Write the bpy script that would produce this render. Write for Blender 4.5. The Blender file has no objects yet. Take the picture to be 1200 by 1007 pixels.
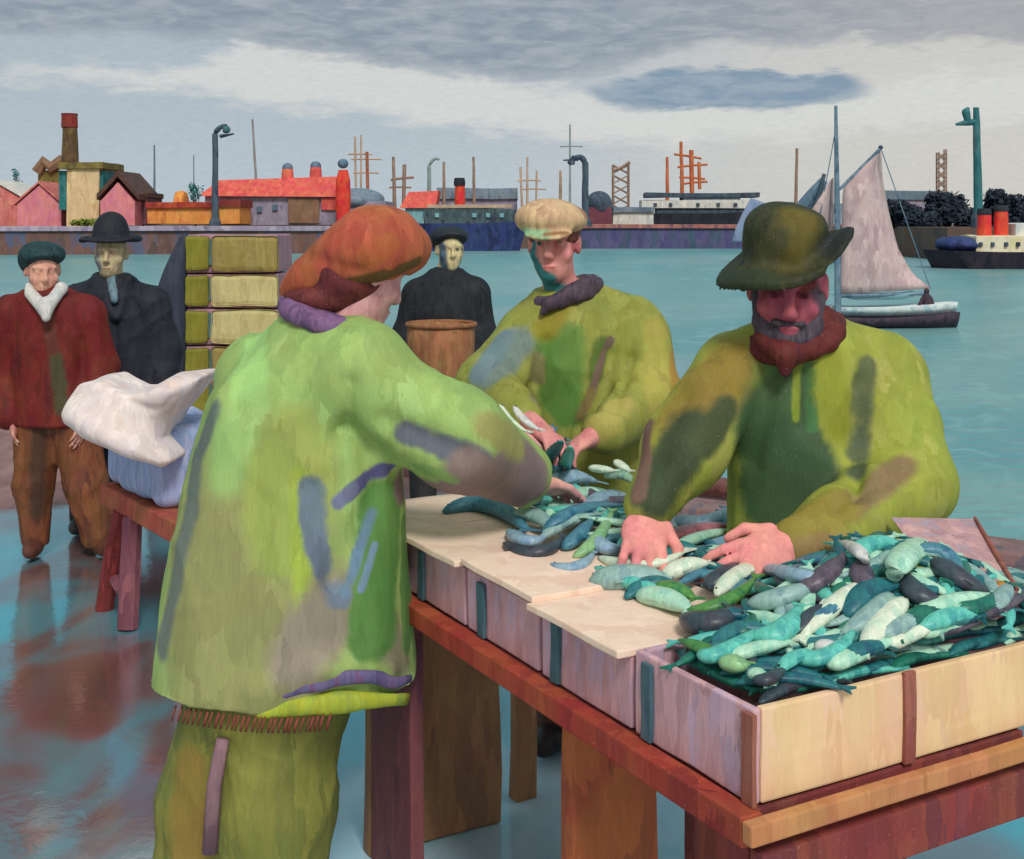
import bpy, bmesh, math, random
import numpy as np
from mathutils import Vector, Matrix, Euler, noise as mnoise
random.seed(7); RNG = np.random.default_rng(7)
C = bpy.context.scene.collection
F, HOR, H = 1450.0, 260.0, 1.75          # focal length in photo pixels, horizon row, eye height above the quay
WATER = -2.25                             # water level below the quay
R = math.radians

def P(px, py, Y):
    """a point of the place Y metres in front of the viewpoint"""
    return np.array([(px-600)/F*Y, Y, H-(py-HOR)/F*Y])

def lin(c):
    return tuple((x/255/12.92 if x/255 <= .04045 else ((x/255+.055)/1.055)**2.4) for x in c[:3]) + (1.0,)

# ------------------------------------------------------------------ objects
def part(name, me, mat=None, parent=None, label=None):
    o = bpy.data.objects.new(name, me); C.objects.link(o)
    if mat is not None and me is not None:
        me.materials.clear()
        me.materials.append(mat)
    if parent is not None: o.parent = parent
    if label: o['label'] = label
    return o
def thing(name, label, cat, loc, group=None):
    o = bpy.data.objects.new(name, None); C.objects.link(o)
    o.location = tuple(map(float, loc)); o.empty_display_size = .1
    tag(o, label, cat, group); return o
def tag(o, label, cat, group=None, kind=None):
    o['label'] = label; o['category'] = cat
    if group: o['group'] = group
    if kind: o['kind'] = kind
    return o
def struct(name, me, mat):
    o = part(name, me, mat); o['kind'] = 'structure'; return o
def kids(o): return [c for c in bpy.data.objects if c.parent == o]
def copy_tree(o, parent=None):
    c = o.copy(); C.objects.link(c)
    if parent is not None: c.parent = parent
    for ch in kids(o): copy_tree(ch, c)
    return c

# ------------------------------------------------------------------ polygon builder
class MB:
    """collects shapes in world coordinates; .me(origin) gives one mesh relative to origin"""
    def __init__(s): s.v = []; s.f = []
    def add(s, v, f):
        b = len(s.v); s.v += [tuple(map(float, p)) for p in v]; s.f += [tuple(b+i for i in q) for q in f]; return s
    def bm(s, bm):
        bm.verts.index_update()
        return s.add([v.co[:] for v in bm.verts], [[v.index for v in f.verts] for f in bm.faces])
    def box(s, c, u, v, w, bev=.006, cuts=0):
        """box with centre c and half vectors u, v, w"""
        bm = bmesh.new(); bmesh.ops.create_cube(bm, size=2)
        M = Matrix((u, v, w)).transposed().to_4x4()
        for q in bm.verts: q.co = M @ q.co + Vector(c)
        if bm.faces:
            bmesh.ops.recalc_face_normals(bm, faces=bm.faces)
        if bev: bmesh.ops.bevel(bm, geom=list(bm.edges), offset=bev, segments=2, affect='EDGES', profile=.6)
        if cuts: bmesh.ops.subdivide_edges(bm, edges=[e for e in bm.edges if e.calc_length() > 4*bev+1e-4], cuts=cuts, use_grid_fill=True)
        s.bm(bm); bm.free(); return s
    def abox(s, x0, x1, y0, y1, z0, z1, bev=.006, cuts=0):
        return s.box(((x0+x1)/2, (y0+y1)/2, (z0+z1)/2), ((x1-x0)/2, 0, 0), (0, (y1-y0)/2, 0), (0, 0, (z1-z0)/2), bev, cuts)
    def tube(s, pts, rad, n=10, flat=1.0, up=None, cap=True):
        pts = [Vector(map(float, p)) for p in pts]; m = len(pts)
        rad = [rad]*m if not hasattr(rad, '__len__') else list(rad)
        vs = []; 
        for i, p in enumerate(pts):
            t = (pts[min(i+1, m-1)]-pts[max(i-1, 0)]).normalized()
            uu = Vector(up) if up is not None else (Vector((0, 0, 1)) if abs(t.z) < .9 else Vector((0, 1, 0)))
            a = t.cross(uu)
            a = a.normalized() if a.length > 1e-6 else Vector((1, 0, 0))
            b = a.cross(t).normalized()
            for k in range(n):
                th = 2*math.pi*k/n
                vs.append(p + a*math.cos(th)*rad[i] + b*math.sin(th)*rad[i]*flat)
        fs = [(i*n+k, i*n+(k+1) % n, (i+1)*n+(k+1) % n, (i+1)*n+k) for i in range(m-1) for k in range(n)]
        if cap: fs += [tuple(reversed(range(n))), tuple((m-1)*n+k for k in range(n))]
        return s.add(vs, fs)
    def prism(s, poly, off):
        """closed polygon (world points) thickened by the vector off"""
        n = len(poly); a = [Vector(map(float, p)) for p in poly]; b = [p+Vector(map(float, off)) for p in a]
        return s.add(a+b, [tuple(range(n)), tuple(reversed(range(n, 2*n)))] + [(i, i+n, (i+1) % n+n, (i+1) % n) for i in range(n)])
    def lathe(s, c, prof, n=20):
        vs = [(c[0]+r*math.cos(2*math.pi*k/n), c[1]+r*math.sin(2*math.pi*k/n), c[2]+z) for r, z in prof for k in range(n)]
        m = len(prof)
        fs = [(i*n+k, i*n+(k+1) % n, (i+1)*n+(k+1) % n, (i+1)*n+k) for i in range(m-1) for k in range(n)]
        fs += [tuple(reversed(range(n))), tuple((m-1)*n+k for k in range(n))]
        return s.add(vs, fs)
    def wob(s, amp, fr):
        out = []
        for p in s.v:
            d = mnoise.noise_vector(Vector(p)*fr)
            out.append((p[0]+d.x*amp, p[1]+d.y*amp, p[2]+d.z*amp))
        s.v = out; return s
    def me(s, org=(0, 0, 0), smooth=False, name='m'):
        me = bpy.data.meshes.new(name)
        me.from_pydata([(p[0]-org[0], p[1]-org[1], p[2]-org[2]) for p in s.v], [], s.f)
        bm = bmesh.new(); bm.from_mesh(me); bmesh.ops.recalc_face_normals(bm, faces=bm.faces); bm.to_mesh(me); bm.free()
        me.shade_smooth() if smooth else None
        me.update(); return me

# ------------------------------------------------------------------ soft shapes: signed distances on a grid, meshed by surface nets
def nrm(v): v = np.asarray(v, float); return v/np.linalg.norm(v)
class Sdf:
    def __init__(s, lo, hi, h):
        s.lo = np.array(lo, float); s.h = h
        s.n = np.ceil((np.array(hi)-s.lo)/h).astype(int)+1
        s.d = np.full(s.n, 1.0, np.float32)
    def blk(s, lo, hi):
        i0 = np.clip(np.floor((np.array(lo)-s.lo)/s.h).astype(int), 0, s.n-1)
        i1 = np.clip(np.ceil((np.array(hi)-s.lo)/s.h).astype(int)+1, 1, s.n)
        sl = tuple(slice(a, b) for a, b in zip(i0, i1))
        ax = [(s.lo[k]+s.h*np.arange(i0[k], i1[k])).astype(np.float32) for k in range(3)]
        return sl, ax[0][:, None, None], ax[1][None, :, None], ax[2][None, None, :]
    def put(s, fn, lo, hi, k=.02, op='u'):
        m = max(k, .001)+3*s.h
        sl, X, Y, Z = s.blk(np.array(lo)-m, np.array(hi)+m)
        if 0 in s.d[sl].shape: return s
        e = fn(X, Y, Z).astype(np.float32); d = s.d[sl]; k = max(k, 1e-4)
        if op == 'u':
            hh = np.clip(.5+.5*(e-d)/k, 0, 1); s.d[sl] = e*(1-hh)+d*hh-k*hh*(1-hh)
        elif op == 's':
            e = -e; hh = np.clip(.5-.5*(e-d)/k, 0, 1); s.d[sl] = e*(1-hh)+d*hh+k*hh*(1-hh)
        return s
    def cap(s, a, b, ra, rb=None, k=.02, op='u'):
        a = np.array(a, float); b = np.array(b, float); rb = ra if rb is None else rb
        ba = b-a; L2 = max(float(ba@ba), 1e-9); r = max(ra, rb)
        def fn(X, Y, Z):
            x, y, z = X-a[0], Y-a[1], Z-a[2]
            t = np.clip((x*ba[0]+y*ba[1]+z*ba[2])/L2, 0, 1)
            return np.sqrt((x-t*ba[0])**2+(y-t*ba[1])**2+(z-t*ba[2])**2)-(ra+(rb-ra)*t)
        return s.put(fn, np.minimum(a, b)-r, np.maximum(a, b)+r, k, op)
    def ell(s, c, r, M=None, k=.02, op='u'):
        c = np.array(c, float); M = np.eye(3) if M is None else np.array(M, float)   # rows = local axes
        R_ = max(r)
        def fn(X, Y, Z):
            x, y, z = X-c[0], Y-c[1], Z-c[2]
            q = [(x*M[i][0]+y*M[i][1]+z*M[i][2])/r[i] for i in range(3)]
            k0 = np.sqrt(q[0]**2+q[1]**2+q[2]**2)+1e-6
            k1 = np.sqrt((q[0]/r[0])**2+(q[1]/r[1])**2+(q[2]/r[2])**2)+1e-6
            return k0*(k0-1)/k1
        return s.put(fn, c-R_, c+R_, k, op)
    def loft(s, secs, yaw=0., k=.02, op='u', pw=2.2):
        """secs: (z, cx, cy, rx, ry) bottom to top; a flat-ended body of superelliptic sections"""
        A = np.array(sorted(secs), float); zz = A[:, 0]
        # smooth interpolation of the section values
        ca, sa = math.cos(yaw), math.sin(yaw)
        def cs(z, j): return np.interp(z, zz, A[:, j])
        def fn(X, Y, Z):
            z = Z
            cx, cy, rx, ry = (sum(cs(z+o, j) for o in (-.03, 0, .03))/3 for j in (1, 2, 3, 4))
            x = (X-cx)*ca+(Y-cy)*sa; y = -(X-cx)*sa+(Y-cy)*ca
            q = (np.abs(x/rx)**pw+np.abs(y/ry)**pw)**(1/pw)
            d = (q-1)*np.minimum(rx, ry)
            return np.maximum(np.maximum(d, Z-zz[-1]), zz[0]-Z)
        m = np.max(A[:, 3:5])
        return s.put(fn, (A[:, 1].min()-m, A[:, 2].min()-m, zz[0]), (A[:, 1].max()+m, A[:, 2].max()+m, zz[-1]), k, op)
    def half(s, p, n, k=.005, lo=None, hi=None):
        """cut away the side n points to"""
        p = np.array(p, float); n = nrm(n)
        lo = s.lo if lo is None else lo; hi = s.lo+s.h*s.n if hi is None else hi
        return s.put(lambda X, Y, Z: -((X-p[0])*n[0]+(Y-p[1])*n[1]+(Z-p[2])*n[2])+0*(X+Y+Z), lo, hi, k, 's')
    def mesh(s):
        d = s.d; d[0], d[-1] = 1, 1; d[:, 0], d[:, -1] = 1, 1; d[:, :, 0], d[:, :, -1] = 1, 1
        ins = d < 0
        c = [ins[i:ins.shape[0]-1+i or None, j:ins.shape[1]-1+j or None, l:ins.shape[2]-1+l or None] for i in (0, 1) for j in (0, 1) for l in (0, 1)]
        tot = sum(x.astype(np.uint8) for x in c)
        I = np.argwhere((tot > 0) & (tot < 8))
        idx = np.full(tot.shape, -1, np.int32); idx[tuple(I.T)] = np.arange(len(I))
        acc = np.zeros((len(I), 3)); cnt = np.zeros(len(I))
        off = [np.array(o) for o in np.ndindex(2, 2, 2)]
        val = {tuple(o): d[tuple((I+o).T)] for o in off}
        for o in off:
            for ax in range(3):
                if o[ax] == 0:
                    o2 = o.copy(); o2[ax] = 1
                    a, b = val[tuple(o)], val[tuple(o2)]
                    m = (a < 0) != (b < 0)
                    t = np.where(m, a/(np.where(m, a-b, 1)), 0)
                    p = np.repeat(o[None].astype(float), len(I), 0); p[:, ax] += t
                    acc[m] += p[m]; cnt[m] += 1
        V = s.lo+s.h*(I+acc/cnt[:, None])
        Fs = []
        for ax in range(3):
            b, c_ = (ax+1) % 3, (ax+2) % 3
            sl0 = [slice(None)]*3; sl1 = [slice(None)]*3; sl0[ax] = slice(0, -1); sl1[ax] = slice(1, None)
            e0, e1 = ins[tuple(sl0)], ins[tuple(sl1)]
            E = np.argwhere(e0 != e1); 
            E = E[(E[:, b] > 0) & (E[:, c_] > 0) & (E[:, b] < idx.shape[b]) & (E[:, c_] < idx.shape[c_])]
            q = []
            for db, dc in ((-1, -1), (0, -1), (0, 0), (-1, 0)):
                G = E.copy(); G[:, b] += db; G[:, c_] += dc; q.append(idx[tuple(G.T)])
            Q = np.stack(q, 1); fl = ~e0[tuple(E.T)]
            Q[fl] = Q[fl][:, ::-1]; Fs.append(Q)
        Fs = np.concatenate(Fs); Fs = Fs[(Fs >= 0).all(1)]
        return V, Fs
def soft(sdf, org=(0, 0, 0), amp=0., fr=9., folds=(), smooth=1, seed=0):
    """mesh of an Sdf: a little cloth unevenness (amp, fr) and raised or sunk folds [(a, b, radius, height)]"""
    V, Q = sdf.mesh()
    E = np.concatenate([Q[:, [0, 1]], Q[:, [1, 2]], Q[:, [2, 3]], Q[:, [3, 0]]])
    for _ in range(smooth):
        acc = np.zeros_like(V); n = np.zeros(len(V))
        for i in range(3):
            acc[:, i] = np.bincount(E[:, 0], V[E[:, 1], i], len(V))+np.bincount(E[:, 1], V[E[:, 0], i], len(V))
        n = np.bincount(E[:, 0], minlength=len(V))+np.bincount(E[:, 1], minlength=len(V))
        V = V*.5+.5*acc/np.maximum(n, 1)[:, None]
    me = bpy.data.meshes.new('m')
    if amp or folds:
        fn = np.cross(V[Q[:, 2]]-V[Q[:, 0]], V[Q[:, 3]]-V[Q[:, 1]])
        N = np.zeros_like(V)
        for j in range(4):
            for i in range(3): N[:, i] += np.bincount(Q[:, j], fn[:, i], len(V))
        N /= np.maximum(np.linalg.norm(N, axis=1), 1e-12)[:, None]
        r = np.random.default_rng(seed+3); w = np.zeros(len(V))
        for o in range(7):
            k = r.normal(size=3); k /= np.linalg.norm(k)
            w += np.sin(V@k*fr*(1+.55*o)+r.uniform(0, 6)+1.3*np.sin(V@np.roll(k, 1)*fr*.8))/(1+.5*o)
        dsp = amp*w/2
        for a, b, rad, hgt in folds:
            a, b = np.array(a, float), np.array(b, float); ba = b-a
            t = np.clip((V-a)@ba/max(ba@ba, 1e-9), 0, 1)
            dist = np.linalg.norm(V-a-t[:, None]*ba, axis=1)
            dsp += hgt*np.exp(-(dist/rad)**2)
        V = V+N*dsp[:, None]
    V = V-np.array(org)
    me.vertices.add(len(V)); me.vertices.foreach_set('co', V.astype(np.float32).ravel())
    me.loops.add(Q.size); me.loops.foreach_set('vertex_index', Q.astype(np.int32).ravel())
    me.polygons.add(len(Q)); me.polygons.foreach_set('loop_start', np.arange(0, Q.size, 4, dtype=np.int32))
    me.update(calc_edges=True); me.validate(); me.shade_smooth(); return me

# ------------------------------------------------------------------ materials: pigment laid on in strokes
class NT:
    def __init__(s, m): s.t = m.node_tree; s.N = s.t.nodes; s.L = s.t.links
    def n(s, ty, ins=None, **kw):
        o = s.N.new(ty)
        for k, v in kw.items(): setattr(o, k, v)
        for k, v in (ins or {}).items():
            if isinstance(v, bpy.types.NodeSocket): s.L.new(v, o.inputs[k])
            else: o.inputs[k].default_value = v
        return o
    def math(s, op, a, b=0., c=None, clamp=False):
        o = s.n('ShaderNodeMath', {0: a, 1: b}, operation=op); o.use_clamp = clamp
        if c is not None:
            if isinstance(c, bpy.types.NodeSocket): s.L.new(c, o.inputs[2])
            else: o.inputs[2].default_value = c
        return o.outputs[0]
    def vec(s, op, a, b=None, sc=None):
        i = {0: a}
        if b is not None: i[1] = b
        o = s.n('ShaderNodeVectorMath', i, operation=op)
        if sc is not None:
            if isinstance(sc, bpy.types.NodeSocket): s.L.new(sc, o.inputs['Scale'])
            else: o.inputs['Scale'].default_value = sc
        return o.outputs['Value'] if op in ('DOT_PRODUCT', 'LENGTH', 'DISTANCE') else o.outputs[0]
    def mix(s, f, a, b, bt='MIX'):
        o = s.n('ShaderNodeMix', data_type='RGBA', blend_type=bt)
        for k, v in ((0, f), (6, a), (7, b)):
            if isinstance(v, bpy.types.NodeSocket): s.L.new(v, o.inputs[k])
            else: o.inputs[k].default_value = v
        return o.outputs[2]
    def ramp(s, f, stops, ip='LINEAR'):
        o = s.n('ShaderNodeValToRGB', {0: f}); e = o.color_ramp; e.interpolation = ip
        while len(e.elements) < len(stops): e.elements.new(.5)
        for el, (p, c) in zip(e.elements, stops): el.position = p; el.color = c
        return o.outputs[0]
    def mapr(s, v, a, b, c=0., d=1., smooth=True):
        o = s.n('ShaderNodeMapRange', {0: v, 1: a, 2: b, 3: c, 4: d}); o.interpolation_type = 'SMOOTHSTEP' if smooth else 'LINEAR'; o.clamp = True
        return o.outputs[0]
    def noise(s, v, sc, det=2., dist=0., rough=.5):
        return s.n('ShaderNodeTexNoise', {'Vector': v, 'Scale': sc, 'Detail': det, 'Distortion': dist, 'Roughness': rough})

def paint(name, cols, scale=5., rot=(0, 0, 0), patches=(), org=(0, 0, 0), rough=.7, streak=.10, fine=60., bump=.25, stretch=4., spec=.25, coat=0., fleck=.3, dab=1.5, dabv=.22):
    """pigment: cols are sRGB tones laid side by side in stretched strokes; patches = [(a, b, radius, rgb, softness)] strokes of another
    colour at fixed places on the thing, some of them painted shade (world points, made relative to the thing's base org)"""
    m = bpy.data.materials.new(name); m.use_nodes = True; t = NT(m)
    b = t.N['Principled BSDF']
    co = t.n('ShaderNodeTexCoord').outputs['Object']
    mp = t.n('ShaderNodeMapping', {'Vector': co, 'Rotation': rot, 'Scale': (stretch, stretch, 1)}).outputs[0]
    big = t.noise(mp, scale/2.2, 2., .8).outputs[0]
    k = len(cols)
    lo, hi = .33, .67
    st = [(lo+(hi-lo)*i/max(k-1, 1), lin(c)) for i, c in enumerate(cols)]
    # separate touches of the brush: stretched ragged cells, each its own mixture of the tones
    wp = t.vec('SUBTRACT', t.noise(mp, scale*1.6, 3., .4, .65).outputs['Color'], (.5, .5, .5))
    vo = t.n('ShaderNodeTexVoronoi', {'Vector': t.vec('ADD', mp, t.vec('SCALE', wp, sc=1.1/scale)), 'Scale': scale*dab})
    cs = t.n('ShaderNodeSeparateColor', {0: vo.outputs['Color']}).outputs
    col = t.ramp(t.math('ADD', t.math('MULTIPLY', big, .72), t.math('MULTIPLY_ADD', t.math('SUBTRACT', cs[0], .5), .30, .14)), st)
    touch = t.math('MULTIPLY_ADD', t.math('SUBTRACT', cs[1], .5), dabv, 1.)
    if patches:
        wn = t.noise(co, 7.0*max(1, scale/5), 5., .3, .68).outputs['Color']
        wn = t.vec('SUBTRACT', wn, (.5, .5, .5))
        for pa in patches:
            a, bb, r, rgb = pa[:4]; sf = pa[4] if len(pa) > 4 else .25
            a = np.array(a, float)-np.array(org); bb = np.array(bb, float)-np.array(org); ba = bb-a; L2 = float(ba@ba)
            p = t.vec('ADD', co, t.vec('SCALE', wn, sc=float(r)*1.1))
            p = t.vec('SUBTRACT', p, tuple(a))
            if L2 > 1e-8:
                tt = t.math('MULTIPLY', t.vec('DOT_PRODUCT', p, tuple(ba)), 1/L2, clamp=True)
                p = t.vec('SUBTRACT', p, t.vec('SCALE', tuple(ba), sc=tt))
            dd = t.vec('LENGTH', p)
            col = t.mix(t.mapr(dd, r*(1-sf), r*(1+sf), 1., 0.), col, lin(rgb))
    mp2 = t.n('ShaderNodeMapping', {'Vector': co, 'Rotation': rot, 'Scale': (9, 9, 1)}).outputs[0]
    fi = t.noise(mp2, fine/5, 3., 1.0, .6).outputs[0]
    v = t.math('MULTIPLY', t.math('MULTIPLY_ADD', t.math('SUBTRACT', fi, .5), streak*4, 1.), touch)
    hsv = t.n('ShaderNodeHueSaturation', {'Color': col, 'Value': v})
    col = hsv.outputs[0]
    hn = t.noise(co, scale*1.7, 2., .5).outputs[0]
    L = t.math('MULTIPLY_ADD', t.math('SUBTRACT', hn, .5), .06, .5); t.L.new(L, hsv.inputs['Hue'])
    if fleck:
        fl = t.noise(co, fine*5, 1.).outputs[0]
        col = t.mix(t.mapr(fl, .735, .76, 0., fleck), col, (.75, .74, .68, 1))
    t.L.new(col, b.inputs['Base Color'])
    b.inputs['Roughness'].default_value = rough; b.inputs['Specular IOR Level'].default_value = spec
    b.inputs['Coat Weight'].default_value = coat; b.inputs['Coat Roughness'].default_value = .35
    if bump:
        bp = t.n('ShaderNodeBump', {'Height': t.math('ADD', fi, t.math('MULTIPLY', cs[2], .4)), 'Strength': bump, 'Distance': .3/fine})
        t.L.new(bp.outputs[0], b.inputs['Normal'])
    return m

from mathutils.bvhtree import BVHTree
def garment(rt, name, S, amp, fr, folds, seed, mname, cols, scale, rot, strokes, crease=.007, **k):
    """a soft piece of clothing: folds and colour strokes, some of them painted shade, are laid on its own surface, then it becomes a part of rt"""
    org = np.array(rt.location); me = soft(S, (0, 0, 0), amp, fr, (), seed=seed); eye = Vector((0, 0, H))
    bv = BVHTree.FromPolygons([v.co.copy() for v in me.vertices], [tuple(p.vertices) for p in me.polygons])
    def on(p):
        d_ = (Vector(tuple(map(float, p)))-eye).normalized(); h_ = bv.ray_cast(eye, d_)
        if h_[0] is None: h_ = bv.find_nearest(Vector(tuple(map(float, p))))
        return np.array(h_[0])
    def split(a, b):
        a, b = np.array(a, float), np.array(b, float); L_ = np.linalg.norm(b-a); n_ = 1 if L_ < .09 else 2
        q_ = [on(a+(b-a)*i/n_) for i in range(n_+1)]; return [(q_[i], q_[i+1]) for i in range(n_)]
    V = np.array([v.co[:] for v in me.vertices]); N = np.array([v.normal[:] for v in me.vertices]); dsp = np.zeros(len(V))
    for a, b, rad, hgt in folds:
        g_ = np.zeros(len(V))
        for a2, b2 in split(a, b):
            ba = b2-a2; t_ = np.clip((V-a2)@ba/max(ba@ba, 1e-9), 0, 1); g_ = np.maximum(g_, np.exp(-(np.linalg.norm(V-a2-t_[:, None]*ba, axis=1)/rad)**2))
        dsp += hgt*g_
    # creases: narrow ridged waves that run mostly down the cloth
    r_ = np.random.default_rng(seed+40); ph = r_.uniform(0, 6, 8)
    Wp = V+.05*np.stack([np.sin(V[:, 1]*9+ph[0]+2*np.sin(V[:, 2]*7+ph[1])), np.sin(V[:, 2]*8+ph[2]+2*np.sin(V[:, 0]*9)), np.sin(V[:, 0]*10+ph[3]+2*np.sin(V[:, 1]*6))], 1)
    rid = np.zeros(len(V))
    for o in range(4):
        kx = r_.normal(size=3)*(1, 1, .55); kx /= np.linalg.norm(kx); s1 = np.abs(np.sin(Wp@kx*(10+5*o)+ph[4+o])); rid += (1-s1)**3/(1+.35*o)
    msk = .5+.5*np.sin(V[:, 2]*11+ph[0]+1.5*np.sin(V[:, 0]*8+ph[1]))
    dsp += crease*(rid-.55)*(.35+.65*msk)
    V = V+N*dsp[:, None]-org; me.vertices.foreach_set('co', V.astype(np.float32).ravel()); me.update()
    pt = []
    for s_ in strokes:
        for a2, b2 in split(s_[0], s_[1]): pt.append((a2, b2)+tuple(s_[2:]))
    return part(name, me, paint(mname, cols, scale, rot, pt, org, **k), rt)
# ------------------------------------------------------------------ camera, light, sky
sc = bpy.context.scene
cam = bpy.data.cameras.new('camera'); cam.sensor_width = 36; cam.lens = F/1200*36
cam.shift_y = -(503.5-HOR)/1200; cam.clip_end = 5000; cam.clip_start = .05
co = bpy.data.objects.new('camera', cam); C.objects.link(co); co.location = (0, 0, H); co.rotation_euler = (R(90), 0, 0)
sc.camera = co
sc.view_settings.view_transform = 'Standard'; sc.view_settings.look = 'None'; sc.view_settings.exposure = 0.0; sc.view_settings.gamma = 1
sc.cycles.max_bounces = 6; sc.cycles.use_denoising = True
SUN_EL, SUN_AZ = 46, 166            # degrees above the horizon; clockwise from the view direction (behind and to the right)
sl = bpy.data.lights.new('sun', 'SUN'); sl.energy = 2.2; sl.angle = R(14); sl.color = (1, .965, .91)
so = bpy.data.objects.new('sun', sl); C.objects.link(so)
sd = Vector((math.sin(R(SUN_AZ))*math.cos(R(SUN_EL)), math.cos(R(SUN_AZ))*math.cos(R(SUN_EL)), math.sin(R(SUN_EL))))
so.rotation_euler = sd.to_track_quat('Z', 'Y').to_euler(); so.location = sd*30

w = bpy.data.worlds.new('World'); sc.world = w; w.use_nodes = True
t = NT(w); t.N.clear()
out = t.n('ShaderNodeOutputWorld')
sky = t.n('ShaderNodeTexSky', sky_type='NISHITA'); sky.sun_disc = False; sky.sun_elevation = R(SUN_EL); sky.sun_rotation = R(SUN_AZ)
bg1 = t.n('ShaderNodeBackground', {'Color': sky.outputs[0], 'Strength': .09})
d = t.n('ShaderNodeTexCoord').outputs['Generated']
sp = t.n('ShaderNodeSeparateXYZ', {0: d}); x, y, z = sp.outputs
az = t.math('MULTIPLY', t.math('ARCTAN2', x, y), 180/math.pi)          # degrees to the right of straight ahead
el = t.math('MULTIPLY', t.math('ARCSINE', z), 180/math.pi)
q = t.n('ShaderNodeCombineXYZ', {0: az, 1: el, 2: 0.}).outputs[0]
def smp(rot, scx, scy): return t.n('ShaderNodeMapping', {'Vector': q, 'Rotation': (0, 0, rot), 'Scale': (scx, scy, 1)}).outputs[0]
strokes = t.noise(smp(R(48), .5, 2.1), 1.0, 3., .5, .55).outputs[0]     # combed cloud
puffs = t.noise(smp(0, .28, .5), 1.0, 4., .3, .55).outputs[0]
fine = t.noise(smp(R(-50), 2.2, 8), 1.0, 3., .5, .6).outputs[0]
wob = t.math('ADD', t.math('MULTIPLY', t.math('SUBTRACT', strokes, .5), 2.2), t.math('MULTIPLY', t.math('SUBTRACT', puffs, .5), 2.2))
u01 = t.mapr(az, -22.5, 22.5, smooth=False)
def g(v): return (v, v, v, 1)
base = t.mix(t.mapr(t.math('ADD', az, t.math('MULTIPLY', wob, 3.)), -16, 20), lin((176, 189, 199)), lin((206, 204, 199)))
lowl = t.mix(t.mapr(el, .5, 6.5), lin((182, 196, 207)), lin((174, 186, 195)))
base = t.mix(t.math('MULTIPLY', t.mapr(az, -2, 12, 1., 0.), .75), base, lowl)
# pale cloud bank in the middle
cen = t.ramp(u01, [(0, g(.62)), (.2, g(.66)), (.3, g(.68)), (.45, g(.57)), (.58, g(.47)), (.7, g(.47)), (1, g(.55))])
hw = t.ramp(u01, [(0, g(0.)), (.16, g(.05)), (.27, g(.16)), (.42, g(.13)), (.58, g(.10)), (.75, g(.10)), (1, g(.1))])
dd = t.math('ABSOLUTE', t.math('SUBTRACT', t.math('ADD', el, t.math('MULTIPLY', wob, .8)), t.math('MULTIPLY', cen, 10.)))
pale = t.mapr(t.math('SUBTRACT', dd, t.math('MULTIPLY', hw, 10.)), -.5, .6, 1., 0.)
col = t.mix(t.math('MULTIPLY', pale, .85), base, lin((216, 217, 213)))
# long grey bank along the top
edge = t.ramp(u01, [(0, g(.80)), (.12, g(.82)), (.22, g(.79)), (.36, g(.73)), (.48, g(.655)), (.55, g(.645)), (.62, g(.73)), (.72, g(.80)), (.85, g(.80)), (1, g(.74))])
top = t.mapr(t.math('SUBTRACT', t.math('ADD', el, t.math('MULTIPLY', wob, .75)), t.math('MULTIPLY', edge, 10.)), -.35, .55)
tc = t.mix(t.mapr(strokes, .28, .76), lin((134, 147, 161)), lin((168, 176, 183)))
tc = t.mix(t.mapr(az, 4, 22, 0., .6), tc, lin((176, 174, 173)))
col = t.mix(t.math('MULTIPLY', top, .95), col, tc)
# slim blue cloud at the right
ax = t.math('DIVIDE', t.math('SUBTRACT', az, 9.8), 6.3); ay = t.math('DIVIDE', t.math('SUBTRACT', t.math('ADD', el, t.math('MULTIPLY', wob, .42)), 5.95), .88)
bl = t.math('SQRT', t.math('ADD', t.math('POWER', t.math('ABSOLUTE', ax), 3.4), t.math('POWER', t.math('ABSOLUTE', ay), 2.)))
bc = t.mix(t.mapr(strokes, .35, .65), lin((130, 152, 172)), lin((152, 168, 182)))
col = t.mix(t.mapr(bl, .74, 1.16, 1., 0.), col, bc)
# overhead: unseen teal band added high in front to tint the puddles, pale cloud behind the viewer
teal = t.mix(t.mapr(puffs, .4, .65), (.055, .33, .42, 1), (.13, .42, .52, 1))
hi = t.math('MULTIPLY', t.mapr(el, 11.5, 15.5), t.mapr(el, 38, 50, 1., 0.))
hi = t.math('MULTIPLY', hi, t.mapr(y, .0, .35))
rest = t.mix(t.mapr(z, .15, .5), col, (.60, .58, .56, 1))
rest = t.mix(t.mapr(y, -.25, .15, 1., 0.), rest, (.60, .58, .55, 1))
col = t.mix(hi, rest, teal)
hs = t.n('ShaderNodeHueSaturation', {'Color': col, 'Value': t.math('MULTIPLY_ADD', t.math('SUBTRACT', fine, .5), .22, 1.)})
bg2 = t.n('ShaderNodeBackground', {'Color': hs.outputs[0], 'Strength': 1.})
mx = t.n('ShaderNodeMixShader', {0: .94, 1: bg1.outputs[0], 2: bg2.outputs[0]})
t.L.new(mx.outputs[0], out.inputs[0])

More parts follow.
